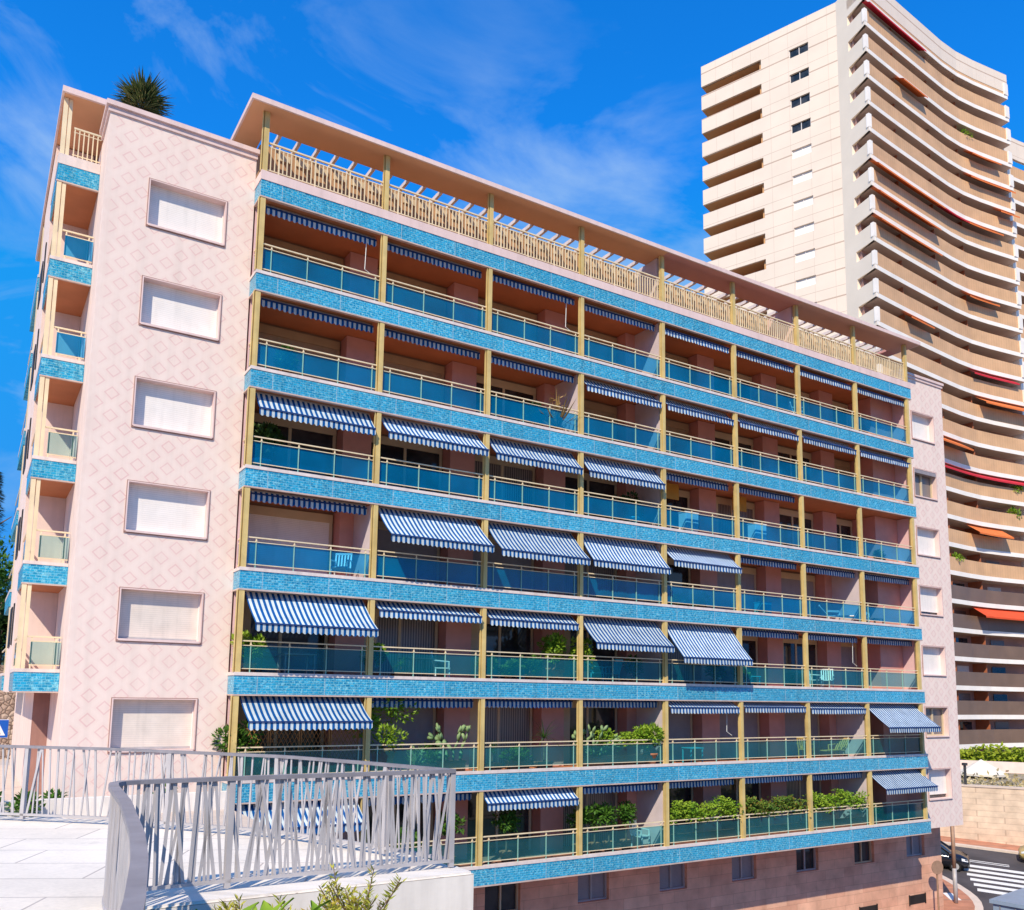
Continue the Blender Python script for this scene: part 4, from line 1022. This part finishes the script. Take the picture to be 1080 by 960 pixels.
m = MB(); wallstrip(m, off(curve, -.05), 78.8, ZTOP, .3); m.build('roof_parapet', M['tower_wall'], T)
poly = [(p.x, p.y) for p in off(curve, .2)] + [(96, 48), (63.4, 44.6), (68.4, 29.9)]
MB().prism(poly, ZTOP - 2.4, ZTOP - 1.2).build('roof', M['tower_soffit'], T)
# awnings on the tower
def tower_awning(k, q0, q1, drop, out, mat, label):
    b = band[k] - .44; drop += .22; out += .3
    c = off(curve, .35); o_ = off(curve, -out)
    def at(L, q):
        i = int(min(q, len(L) - 1.001)); return L[i].lerp(L[i + 1], q - i)
    m = MB(); n = 6; vs = []
    for i in range(n + 1):
        q = q0 + (q1 - q0) * i / n; a = at(c, q); e = at(o_, q)
        vs += [(a.x, a.y, b - .02), (e.x, e.y, b - drop), (e.x, e.y, b - drop - .18)]
    fs = []
    for i in range(n):
        for s in (0, 1): fs.append((i * 3 + s, i * 3 + s + 1, i * 3 + s + 4, i * 3 + s + 3))
    m.add(vs, fs); bp_ = at(o_, q0)
    solo(m, 'tower_awning', mat, (bp_.x, bp_.y, b - drop - .18), label, 'awning', 'awnings on the tower')
OF, RF = M['orange_fabric'], M['red_fabric']
tower_awning(0, .1, 3.6, .35, .25, RF, 'long dark red awning under the roof parapet of the tower')
tower_awning(3, 6.3, 8.0, .55, .5, OF, 'orange awning beside flower pots high on the tower right side')
tower_awning(4, 6.2, 8.8, .5, .4, OF, 'orange awning at the right end of the fourth tower balcony')
tower_awning(5, 7.8, 8.9, .6, .5, OF, 'short orange awning by the right edge of the tower')
tower_awning(6, .1, 4.2, .55, .45, OF, 'long orange awning left part of the seventh tower balcony')
tower_awning(6, 4.2, 5.9, .55, .45, RF, 'pinkish red awning joined between two orange awnings on the tower')
tower_awning(6, 5.9, 7.9, .55, .45, OF, 'orange awning right of the pinkish red awning on the tower')
tower_awning(2, 2.0, 3.4, .5, .5, OF, 'short orange awning high on the left of the tower curve')
tower_awning(9, 5.6, 7.4, .6, .5, OF, 'orange awning on the middle right of the tower curve')
tower_awning(7, .1, 3.8, .6, .5, OF, 'orange awning at the tower corner, one storey below the longest')
tower_awning(8, .1, 3.8, .6, .5, OF, 'orange awning at the tower corner, two storeys below the longest')
tower_awning(11, 1.8, 3.1, .6, .5, OF, 'small orange awning on the tower just above the apartment roof')
tower_awning(12, 5.8, 8.4, .4, .2, RF, 'thin dark red awning edge on the tower middle')
tower_awning(13, 6.1, 8.9, .8, .8, OF, 'wide orange awning on the tower level with the apartment roof end')
tower_awning(15, 3.0, 5.0, .9, .9, OF, 'orange awning right beside the upper pink end wall')
tower_awning(16, 2.8, 8.8, .35, .2, RF, 'long dark red strip awning below the wide orange one')
tower_awning(18, 5.1, 7.2, .9, .9, OF, 'pale orange awning over a middle tower balcony')
tower_awning(21, 5.2, 8.9, .9, .9, plain('vermilion_fabric', (.74, .10, .04), .8, .1, .1, 1), 'vermilion awning on the lowest sunny tower balcony')
# plants on tower balconies
for k, q, lab in ((3, 6.5, 'flowering plants spilling over a high tower balcony'), (20, 4.3, 'green shrub on a low tower balcony'), (17, 8.2, 'green bush at the right end of a tower balcony'), (18, 8.0, 'tall bush on the tower balcony beside the pale orange awning')):
    i = int(q); p = curve[i].lerp(curve[i + 1], q - i) + Vector((0, .5)); b = band[k]
    m = MB(); blob_leaves(m, (p.x, p.y - .3, b + 1.6), (1.2, .5, .55), 260, .3, .16); m.box(p.x - .8, p.x + .8, p.y - .3, p.y + .1, b + .02, b + .9, 1)
    solo(m, 'balcony_shrub', [M['leaf_bright'], M['terracotta']], (p.x, p.y, b), lab, 'plant')
m = MB(); blob_leaves(m, (88, 27.5, ZTOP + .1), (2.2, .5, .5), 260, .3, .16); m.box(86.2, 89.8, 27.2, 27.8, ZTOP - 1.2, ZTOP - .3, 1)
solo(m, 'roof_shrub', [M['leaf_mid'], M['terracotta']], (88, 27.5, ZTOP - 1.2), 'low green shrubs on the roof edge of the tower', 'plant')
# neighbouring lower tower at right
T2 = thing('neighbour_block', 'brown and cream balcony block adjoining the tower at the right picture edge', 'building', (104, 34, -.5))
c2 = [Vector(p) for p in ((95.6, 27.3), (99, 27.0), (103, 26.4), (108, 25.4), (113, 24.2))]
in2 = off(c2, 1.9)
MB().prism([(p.x, p.y) for p in in2] + [(113, 46), (96.1, 46)], -.5, 72.2).build('core', M['tower_in'], T2)
MB().box(95.3, 96.0, 26.6, 30, -.5, 71.8).build('fin_wall', M['tower_white'], T2)
for b in band:
    if b < 1 or b > 71: continue
    poly = [(p.x, p.y) for p in c2] + [(p.x, p.y) for p in reversed(in2)]
    MB().prism(poly, b - .42, b).build('balcony_slab', M['tower_soffit'], T2)
    m = MB(); wallstrip(m, off(c2, -.05), b - .44, b + .02, .05); m.build('slab_edge', M['tower_white'], T2)
    m = MB(); wallstrip(m, off(c2, -.02), b + .03, b + 1.46, .08); m.build('parapet', M['tower_brown'], T2)
m = MB(); wallstrip(m, off(c2, -.05), 72.0, 74.8, .3); m.build('roof_parapet', M['tower_wall'], T2)

# ------------------------------------------------------------------ street at the right
H2 = (.528, .849); CAM = (-6.362, -24.973, 5.533)
def rz(x, y): return -5.0 + .12 * (((x - CAM[0]) * H2[0] + (y - CAM[1]) * H2[1]) - 47)
U = Vector((.514, -.858)); V_ = Vector((.858, .514))
def uv(u, v): return U * u + V_ * v
def sheet(polyxy, lift, th=None):
    m = MB(); n = len(polyxy)
    m.add([(x, y, rz(x, y) + lift) for x, y in polyxy], [tuple(range(n))]) if th is None else m.add(
        [(x, y, rz(x, y) + lift - th) for x, y in polyxy] + [(x, y, rz(x, y) + lift) for x, y in polyxy],
        [tuple(reversed(range(n))), tuple(range(n, 2 * n))] + [(i, (i + 1) % n, n + (i + 1) % n, n + i) for i in range(n)])
    return m
def quad_uv(u0, u1, v0, v1): return [tuple(uv(u0, v0)), tuple(uv(u1, v0)), tuple(uv(u1, v1)), tuple(uv(u0, v1))]
struct(sheet([tuple(uv(-30, 30)), tuple(uv(60, 10)), tuple(uv(60, 48)), tuple(uv(-30, 48))], 0.0).build('road', M['asphalt']))
walk = [(37.0, 14.5), (36.22, 14.5), (36.22, 2.31), (0, 2.31), (0, -.8), (30, -.3), (36.5, .55), (38.3, 1.15), (39.0, 1.55), (39.7, 2.05), (40.27, 2.6), (40.8, 3.3), (41.29, 4.1), (41.8, 5.1), (42.18, 5.96)]
walk_in = [(36.8, 14.2), (36.24, 14.2), (36.24, 2.33), (.1, 2.28), (.1, -.45), (30, .05), (36.4, .9), (38.1, 1.5), (38.75, 1.85), (39.4, 2.35), (39.95, 2.9), (40.45, 3.55), (40.95, 4.35), (41.45, 5.3), (41.8, 6.1)]
struct(sheet(list(reversed(walk)), .13, .2).build('kerb', M['kerbstone']))
struct(sheet(list(reversed(walk_in)), .136).build('pavement', M['orange_paving']))
struct(sheet(quad_uv(-30, 60, 46.35, 48.2), .13, .2).build('far_kerb', M['kerbstone']))
struct(sheet(quad_uv(-30, 60, 46.65, 48.2), .136).build('far_pavement', M['orange_paving']))
m = MB()
for i in range(6):
    u0 = 17.7 + (5 - i) * .16; q = quad_uv(u0, 23.5, 37.35 + .92 * i, 37.85 + .92 * i); mm = sheet(q, .006); m.add(mm.v, mm.f)
struct(m.build('zebra_crossing', M['road_paint']))
m = MB()
for v in (43.1, 43.42):
    mm = sheet(quad_uv(-30, 20.3, v, v + .12), .006); m.add(mm.v, mm.f)
struct(m.build('lane_lines', M['road_paint']))
mm = sheet([(38.5, 3.0), (39.2, 3.9), (39.6, 3.6), (39.0, 2.7)], .142); struct(mm.build('tactile_paving', M['road_paint']))
# retaining wall and the garden behind
def uvprism(m, u0, u1, v0, v1, z0, z1, mi=0): return m.prism(quad_uv(u0, u1, v0, v1), z0, z1, mi)
m = MB(); uvprism(m, -12, 60, 48.0, 48.6, -8, -.02)
o = solo(m, 'retaining_wall', M['wall_stone'], (51, 8, -3.6), 'pale cut-stone retaining wall along the far side of the street', 'wall')
m = MB(); uvprism(m, -12, 60, 47.95, 48.65, -.018, .09); solo(m, 'wall_coping', M['kerbstone'], (51, 8, -.02), 'pale stone coping on top of the street retaining wall', 'coping')
struct(MB().prism(quad_uv(-14, 120, 48.6, 130), -1.5, -.12).build('garden_terrace', M['ground']))
m = MB()
for q in range(1500):
    p = uv(R.uniform(2, 30), R.uniform(48.8, 50.6)); m.leaf((p.x, p.y, -.1 + abs(R.gauss(0, .38))), (R.gauss(0, 1), R.gauss(0, 1), R.uniform(.1, 1)), R.uniform(.2, .4), .2)
o = m.build('flower_bed', M['flower']); o['kind'] = 'stuff'; tag(o, 'pale flowering ground cover along the top of the retaining wall', 'flowers')
m = MB()
uvprism(m, -3, 40, 66.2, 67.2, -.1, 1.35)
for q in range(9000):
    u = R.uniform(-3, 40); p = uv(u, 66.3 + R.gauss(0, .6)); zz = R.uniform(-.1, 1.75 + .2 * math.sin(u * 1.3) + .12 * math.sin(u * 4)); m.leaf((p.x, p.y, zz), (R.gauss(0, 1), R.gauss(0, 1), R.uniform(-.2, 1)), R.uniform(.3, .5), .22, 0, (R.gauss(-.3, .4), R.gauss(-.5, .4), 1))
solo(m, 'clipped_hedge', M['leaf_lime'], (tuple(uv(15, 66.5)) + (-.12,)), 'long yellow green hedge at the foot of the tower', 'hedge')
m = MB(); uvprism(m, -5, 45, 64.3, 64.7, -.12, .75); solo(m, 'garden_wall', M['pink_plain'], (tuple(uv(15, 64.5)) + (-.12,)), 'low pale pink wall in front of the yellow green hedge', 'wall')
t = thing('garden_parasol', 'cream square garden parasol behind the retaining wall', 'parasol', (59.5, 13.1, -.12))
a = MB(); a.tube([(0, 0, 0), (0, 0, 1.3)], .04, 8); o = a.build('pole', M['metal_grey'], None); o.parent = t
a = MB(); rr = 1.75; n = 8
ring = [(rr * math.cos(2 * PI * k / n + .4), rr * math.sin(2 * PI * k / n + .4), .35) for k in range(n)]; low = [(x, y, .2) for x, y, z in ring]
a.add(ring + [(0, 0, 1.38)] + low, [(k, (k + 1) % n, n) for k in range(n)] + [(n + 1 + k, n + 1 + (k + 1) % n, (k + 1) % n, k) for k in range(n)]); o = a.build('canopy', M['canvas'], None); o.parent = t
p = uv(18.2, 48.3)
t = thing('lamp_post', 'short black post on the retaining wall coping', 'post', (p.x, p.y, .09))
a = MB(); a.tube([(0, 0, 0), (0, 0, 1.25)], .09, 8); o = a.build('pole', M['metal_dark'], None); o.parent = t
a = MB(); a.box(-.13, .13, -.13, .13, 1.25, 1.42); o = a.build('cap', M['metal_dark'], None); o.parent = t
# street pole and round sign
pz = rz(38.35, 2.62) + .14
t = thing('street_pole', 'tall brown street pole with pale lower half on the orange pavement', 'pole', (38.35, 2.62, pz))
a = MB(); a.tube([(0, 0, 0), (0, 0, 1.75)], .105, 10); o = a.build('lit_lower_half', M['metal_grey'], None, True); o.parent = t  # same pole below, coloured paler to paint in the sunlight on it
a = MB(); a.tube([(0, 0, 1.75), (0, 0, 4.0)], .10, 10); o = a.build('pole', M['sign_back'], None, True); o.parent = t
pz = rz(34.66, 1.35) + .14
t = thing('round_sign', 'round traffic sign seen from behind near the building corner', 'sign', (34.66, 1.25, pz))
a = MB(); a.tube([(0, 0, 0), (0, 0, -2.55 - pz + .1)], .045, 8); o = a.build('pole', M['sign_back'], None); o.parent = t
a = MB(); zc = -2.5 - pz
f_ = Vector((-.3, -.95, 0)).normalized(); s_ = Vector((f_.y, -f_.x, 0))
vs = []
for d in (.03, .06):
    for k in range(20): vs.append(f_ * d + s_ * (.33 * math.cos(2 * PI * k / 20)) + Vector((0, 0, zc + .33 * math.sin(2 * PI * k / 20))))
a.add(vs, [tuple(range(20)), tuple(range(39, 19, -1))] + [(k, (k + 1) % 20, 20 + (k + 1) % 20, 20 + k) for k in range(20)]); o = a.build('disc', M['sign_back'], None); o.parent = t

# ---- cars
def car(label, cu, cv, heading, paint, name='hatchback_car'):
    c = uv(cu, cv); z0 = rz(c.x, c.y)
    t = thing(name, label, 'car', (c.x, c.y, z0))
    d = U * heading
    slope = Vector((d.x, d.y, .12 * (d.x * H2[0] + d.y * H2[1]))).normalized()
    side = Vector((-d.y, d.x, .12 * (-d.y * H2[0] + d.x * H2[1]))).normalized(); up = slope.cross(side)
    t.rotation_euler = Matrix((slope, side, up)).transposed().to_euler()
    def put(mb, name, mt, p=None, smooth=False):
        o = mb.build(name, mt, None, smooth); o.parent = p or t; return o
    # body: stations x, zlow, zbelt, halfwidth
    st = [(-2.0, .42, .70, .62), (-1.92, .30, .90, .76), (-1.5, .22, .98, .85), (-.6, .20, .97, .88), (.4, .20, .95, .88), (1.1, .20, .90, .87), (1.55, .22, .82, .84), (1.9, .26, .70, .74), (2.02, .36, .56, .60)]
    m = MB(); vs = []
    for x, zl, zb, w in st:
        vs += [(x, -w * .9, zl), (x, -w, zl + .18), (x, -w, zb - .16), (x, -w * .90, zb), (x, w * .90, zb), (x, w, zb - .16), (x, w, zl + .18), (x, w * .9, zl)]
    n = len(st); fs = [(i * 8 + k, i * 8 + (k + 1) % 8, i * 8 + 8 + (k + 1) % 8, i * 8 + 8 + k) for i in range(n - 1) for k in range(8)] + [tuple(reversed(range(8))), tuple(range((n - 1) * 8, n * 8))]
    m.add(vs, fs); body = put(m, 'body', paint, None, True)
    g = [(-1.75, .96, .74, .96, .70), (-1.35, .96, .78, 1.38, .62), (-.5, .95, .80, 1.48, .62), (.25, .93, .80, 1.44, .62), (1.15, .88, .78, .90, .74)]
    m = MB(); vs = []
    for x, zb, wb, zt_, wt in g: vs += [(x, -wb, zb - .02), (x, -wt, zt_), (x, wt, zt_), (x, wb, zb - .02)]
    fs = [(i * 4 + k, i * 4 + (k + 1) % 4, i * 4 + 4 + (k + 1) % 4, i * 4 + 4 + k) for i in range(len(g) - 1) for k in range(4)] + [(3, 2, 1, 0), (16, 17, 18, 19)]
    m.add(vs, fs); put(m, 'windows', M['kiosk_glass'], None, True)
    m = MB(); vs = []
    for x, zt_, w in ((-1.42, 1.385, .63), (-.5, 1.492, .63), (.22, 1.455, .63)): vs += [(x, -w, zt_), (x, w, zt_), (x, w, zt_ + .02), (x, -w, zt_ + .02)]
    m.add(vs, [(i * 4 + k, i * 4 + (k + 1) % 4, i * 4 + 4 + (k + 1) % 4, i * 4 + 4 + k) for i in range(2) for k in range(4)] + [(3, 2, 1, 0), (8, 9, 10, 11)])
    for s in (-1, 1):
        for a_, b_ in (((.22, 1.46, .63), (1.12, .91, .78)), ((-.45, 1.48, .635), (-.42, .95, .81)), ((-1.40, 1.39, .63), (-1.74, .97, .745))):
            m.bar((a_[0], s * a_[2], a_[1]), (b_[0], s * b_[2], b_[1]), .06, .05)
    put(m, 'roof', paint, None)
    for s in (-1, 1):
        m = MB(); m.add([(1.60, s * .85, .66), (1.93, s * .70, .60), (1.90, s * .60, .70), (1.58, s * .80, .80)], [(0, 1, 2, 3) if s < 0 else (3, 2, 1, 0)])
        m.v = [(x + .012, y * 1.012, z + .008) for x, y, z in m.v]; put(m, 'headlight', M['lamp_glass'])
        m = MB(); m.box(.95, 1.1, s * .86, s * 1.0, .92, 1.04); put(m, 'wing_mirror', paint)
        for x in (-1.25, 1.28):
            w = MB(); w.tube([(x, s * .70, .31), (x, s * .90, .31)], .31, 18); wh = put(w, 'wheel', M['tyre'])
            w = MB(); w.tube([(x, s * .88, .31), (x, s * .912, .31)], .20, 14); put(w, 'rim', M['rim'], wh)
    m = MB(); m.box(1.99, 2.035, -.26, .26, .40, .50); put(m, 'number_plate', M['sign_white'])
    m = MB(); m.box(1.95, 2.025, -.45, .45, .26, .36); put(m, 'grille', M['dark'])
car('black hatchback driving down the street, half hidden by the pink building', 16.15, 41.35, 1, M['car_paint'])
car('sandy yellow car entering at the right edge of the picture', 22.9, 45.0, -1, M['car_paint_sand'], 'small_car')
# kiosk roof at bottom right
t = thing('street_kiosk', 'blue grey metal kiosk with dark glazed roof hatch at the bottom right', 'kiosk', (33.2, -4.6, -6.5))
ang = math.radians(8)
def kp(m):
    c_, s__ = math.cos(ang), math.sin(ang); m.v = [(x * c_ - y * s__, x * s__ + y * c_, z) for x, y, z in m.v]; return m
o = kp(MB().box(-2.4, 2.9, -2.2, 1.2, 0, 3.75)).build('body', M['kiosk'], None); o.parent = t
o = kp(MB().box(-2.5, 3.0, -2.3, 1.3, 3.75, 3.9)).build('roof', M['kiosk'], None); o.parent = t
o = kp(MB().box(-.9, 2.5, -1.2, .5, 3.9, 3.96)).build('roof_hatch', M['kiosk_glass'], None); o.parent = t
a = MB()
for q in range(6): a.box(-2.43, -2.405, -2.1 + q * .6, -2.05 + q * .6, .1, 3.7)
for q in range(8): a.box(-2.2 + q * .65, -2.15 + q * .65, 1.205, 1.23, .1, 3.7)
o = kp(a).build('wall_ribs', M['metal_grey_dark'], None); o.parent = t

# ------------------------------------------------------------------ left background
struct(MB().prism([(-40, -9), (-5.9, -9), (-4.2, -9), (-.05, -4), (-.05, .7), (-4.17, .7), (-4.17, 24), (-40, 24)], 1.2, 2.4).build('side_road', M['kerbstone']))
m = MB(); m.box(-14, -3.0, 20.8, 21.6, 2.4, 6.6); solo(m, 'rubble_wall', M['rubble'], (-8, 21, 2.4), 'sunlit rubble stone wall beyond the left corner of the building', 'wall')
m = MB(); m.box(-6.2, -.1, -.55, -.3, 2.4, 2.86); solo(m, 'planter_wall', M['white_wall'], (-3, -.4, 2.4), 'low white planter wall at the foot of the patterned wall', 'wall')
for i, (x, y, s, lab) in enumerate(((-5.9, -1.0, .9, 'round green shrub at far left behind the railing'), (-5.0, -.95, .55, 'small green shrub by the low white wall'), (-4.3, .1, .5, 'low shrub between white wall and patterned wall'), (-6.4, -1.6, .7, 'yellowish shrub at the left picture edge behind the railing'), (-1.6, .15, .45, 'small shrub at the wall foot under the lowest window'))):
    m = MB(); blob_leaves(m, (x, y, 2.4 + s * .7), (s * .7, s * .6, s * .7), int(500 * s) + 120, .16, .07); m.tube([(x, y, 2.4), (x, y, 2.4 + s * .5)], .03, 6, 1)
    solo(m, 'garden_shrub', [M['leaf_mid' if i != 3 else 'leaf_yellow'], M['trunk']], (x, y, 2.4), lab, 'shrub')
t = thing('crossing_sign', 'blue pedestrian crossing sign on a pole at the left picture edge', 'sign', (-5.42, 7.0, 2.4))
a = MB(); a.tube([(0, .03, 0), (0, .03, 2.2)], .03, 8); o = a.build('pole', M['metal_grey'], None); o.parent = t
a = MB(); a.box(-.27, .27, -.02, 0, 1.62, 2.16); pl = a.build('plate', M['sign_blue'], None); pl.parent = t
a = MB(); a.box(-.27, .27, -.001, .012, 1.60, 2.18); o = a.build('backing', M['sign_white'], None); o.parent = pl
a = MB(); a.add([(-.2, -.024, 1.68), (.2, -.024, 1.68), (0, -.024, 2.08)], [(0, 1, 2)]); o = a.build('white_triangle', M['sign_white'], None); o.parent = pl
a = MB(); a.bar((.0, -.03, 1.86), (.055, -.03, 1.72), .006, .03, (1, 0, 0)); a.bar((.0, -.03, 1.86), (-.055, -.03, 1.72), .006, .03, (1, 0, 0)); a.bar((0, -.03, 1.84), (0, -.03, 1.95), .006, .045, (1, 0, 0)); a.lathe([(.001, 1.955), (.022, 1.97), (.001, 1.99)], 0, -.03, 8)
o = a.build('walking_figure', M['metal_dark'], None); o.parent = pl
# hill and trees behind at left
m = MB(); n = 24; vs = []
for i in range(n + 1):
    for j in range(n + 1):
        x = -90 + 86 * i / n; y = 24 + 90 * j / n
        h = 2.4 + (1 - math.exp(-((y - 24) / 30) ** 2)) * 6 + max(0, (-20 - x)) * .12
        vs.append((x, y, h + .8 * math.sin(x * .2) * math.sin(y * .17)))
m.add(vs, [(i * (n + 1) + j, (i + 1) * (n + 1) + j, (i + 1) * (n + 1) + j + 1, i * (n + 1) + j + 1) for i in range(n) for j in range(n)])
struct(m.build('hillside', M['hill'], None, True))
def tree(loc, h, r, n, mat, label, conifer=False):
    t = thing('conifer_tree' if conifer else 'broadleaf_tree', label, 'tree', loc, 'trees behind the building')
    m = MB(); m.tube([(0, 0, 0), (.1, 0, h * .4), (0, .1, h * .9)], [.28, .2, .05], 8)
    for q in range(7):
        a = q * 2.4; zz = h * (.35 + .07 * q); m.tube([(0, 0, zz), (math.cos(a) * r * .6, math.sin(a) * r * .6, zz + r * .4)], [.09, .03], 5)
    o = m.build('trunk', M['trunk'], None, True); o.parent = t
    m = MB()
    if conifer:
        for q in range(n):
            u = R.random() ** .7; zz = h * (.2 + .8 * u); rr_ = r * (1 - u) * (.75 + .35 * math.sin(zz * 5)) + .1; a = R.uniform(0, 6.28); k = R.random() ** .5 * rr_
            m.leaf((k * math.cos(a), k * math.sin(a), zz), (math.cos(a), math.sin(a), -.25), R.uniform(.3, .55), .12, 0, (0, 0, 1))
    else: blob_leaves(m, (0, 0, h * .66), (r, r, h * .38), n, .38, .2, 0, 0, 26)
    o = m.build('crown', M[mat], None); o.parent = t
tree((-5.7, 56, 7), 16.2, 2.6, 3200, 'leaf_dark', 'dark conifer rising behind the left corner of the building', True)
tree((-5.2, 44, 5.5), 10.0, 4.0, 4200, 'leaf_mid', 'light green broadleaf tree at the left picture edge')
tree((-5.0, 36, 4.5), 7.0, 2.6, 2800, 'leaf_dark', 'dark green broadleaf tree low at the left picture edge')
tree((-13, 48, 6), 14, 5, 3800, 'leaf_dark', 'dark broadleaf tree out to the left of the conifer')
# ground to the horizon
struct(MB().add([(-1500, -1500, -9.5), (1500, -1500, -9.5), (1500, 1500, -9.5), (-1500, 1500, -9.5)], [(0, 1, 2, 3)]).build('ground', M['ground']))
struct(MB().add([(-2, -17, -8.2), (34, -30, -8.2), (34, 2.2, -6.0), (-2, 2.2, -7.4)], [(0, 1, 2, 3)]).build('lower_road', M['asphalt']))

# ------------------------------------------------------------------ sun, sky, camera
sv = Vector((-1.06, -1.0, 1.33)).normalized()
el = math.asin(sv.z); az = math.atan2(sv.x, sv.y)          # azimuth clockwise from +Y
sun = bpy.data.lights.new('sun', 'SUN'); sun.energy = 5.0; sun.angle = math.radians(.5); sun.color = (1.0, .89, .70)
so = bpy.data.objects.new('sun', sun); col.objects.link(so); so.rotation_euler = (-sv).to_track_quat('-Z', 'Y').to_euler(); so.location = (-30, -40, 50)
w = bpy.data.worlds.new('World'); scn.world = w; w.use_nodes = True
nt = w.node_tree; nt.nodes.clear()
N = nt.nodes.new; Lk = nt.links.new
sky = N('ShaderNodeTexSky'); sky.sky_type = 'NISHITA'; sky.sun_disc = False; sky.sun_elevation = el; sky.sun_rotation = az; sky.altitude = 0; sky.air_density = 1.0; sky.dust_density = .4; sky.ozone_density = 2.0
hs = N('ShaderNodeHueSaturation'); hs.inputs['Hue'].default_value = .508; hs.inputs['Saturation'].default_value = 1.25; hs.inputs['Value'].default_value = 1.45; Lk(sky.outputs[0], hs.inputs['Color'])
gr = N('ShaderNodeMix'); gr.data_type = 'RGBA'; gr.blend_type = 'MULTIPLY'; gr.inputs[0].default_value = 1; gr.inputs[7].default_value = (.13, 1.50, 2.15, 1); Lk(hs.outputs[0], gr.inputs[6])
cap = N('ShaderNodeMix'); cap.data_type = 'RGBA'; cap.blend_type = 'DARKEN'; cap.inputs[0].default_value = 1; cap.inputs[7].default_value = (.55, 3.4, 9.4, 1); Lk(gr.outputs[2], cap.inputs[6])
tc = N('ShaderNodeTexCoord')
mp = N('ShaderNodeMapping'); mp.inputs['Scale'].default_value = (1.0, 1.0, 2.2); mp.inputs['Rotation'].default_value = (.35, .5, .3); mp.inputs['Location'].default_value = (2.69, 4.27, 1.81); Lk(tc.outputs['Generated'], mp.inputs[0])
n1 = N('ShaderNodeTexNoise'); n1.inputs['Scale'].default_value = 3.0; n1.inputs['Detail'].default_value = 9; n1.inputs['Roughness'].default_value = .58; n1.inputs['Distortion'].default_value = .7; Lk(mp.outputs[0], n1.inputs['Vector'])
n2 = N('ShaderNodeTexNoise'); n2.inputs['Scale'].default_value = 1.1; n2.inputs['Detail'].default_value = 3; Lk(mp.outputs[0], n2.inputs['Vector'])
r1 = N('ShaderNodeMapRange'); r1.inputs[1].default_value = .47; r1.inputs[2].default_value = .76; r1.inputs[3].default_value = 0; r1.inputs[4].default_value = .9; Lk(n1.outputs['Fac'], r1.inputs[0])
r2 = N('ShaderNodeMapRange'); r2.inputs[1].default_value = .42; r2.inputs[2].default_value = .60; Lk(n2.outputs['Fac'], r2.inputs[0])
mu = N('ShaderNodeMath'); mu.operation = 'MULTIPLY'; Lk(r1.outputs[0], mu.inputs[0]); Lk(r2.outputs[0], mu.inputs[1])
mx = N('ShaderNodeMix'); mx.data_type = 'RGBA'; Lk(mu.outputs[0], mx.inputs[0]); Lk(cap.outputs[2], mx.inputs[6]); mx.inputs[7].default_value = (5.6, 7.6, 9.6, 1)
bg = N('ShaderNodeBackground'); bg.inputs['Strength'].default_value = .096; Lk(mx.outputs[2], bg.inputs[0])
ow = N('ShaderNodeOutputWorld'); Lk(bg.outputs[0], ow.inputs[0])

cd = bpy.data.cameras.new('camera'); cam = bpy.data.objects.new('camera', cd); col.objects.link(cam); scn.camera = cam
ya, pi_, ro = .556, .129, .014
fw = Vector((math.sin(ya) * math.cos(pi_), math.cos(ya) * math.cos(pi_), math.sin(pi_))); ri = Vector((math.cos(ya), -math.sin(ya), 0)); upv = ri.cross(fw)
r_ = ri * math.cos(ro) + upv * math.sin(ro); u_ = -ri * math.sin(ro) + upv * math.cos(ro)
cam.matrix_world = Matrix.Translation(CAM) @ Matrix((r_, u_, -fw)).transposed().to_4x4()
cd.sensor_fit = 'HORIZONTAL'; cd.sensor_width = 36; cd.lens = 915.343 / 1080 * 36; cd.shift_x = 0; cd.shift_y = (615.427 - 480) / 1080; cd.clip_end = 5000; cd.clip_start = .1
scn.view_settings.view_transform = 'Standard'; scn.view_settings.look = 'None'; scn.view_settings.exposure = 0
scn.cycles.max_bounces = 8; scn.cycles.transparent_max_bounces = 12
scn.cycles.caustics_reflective = False; scn.cycles.caustics_refractive = False
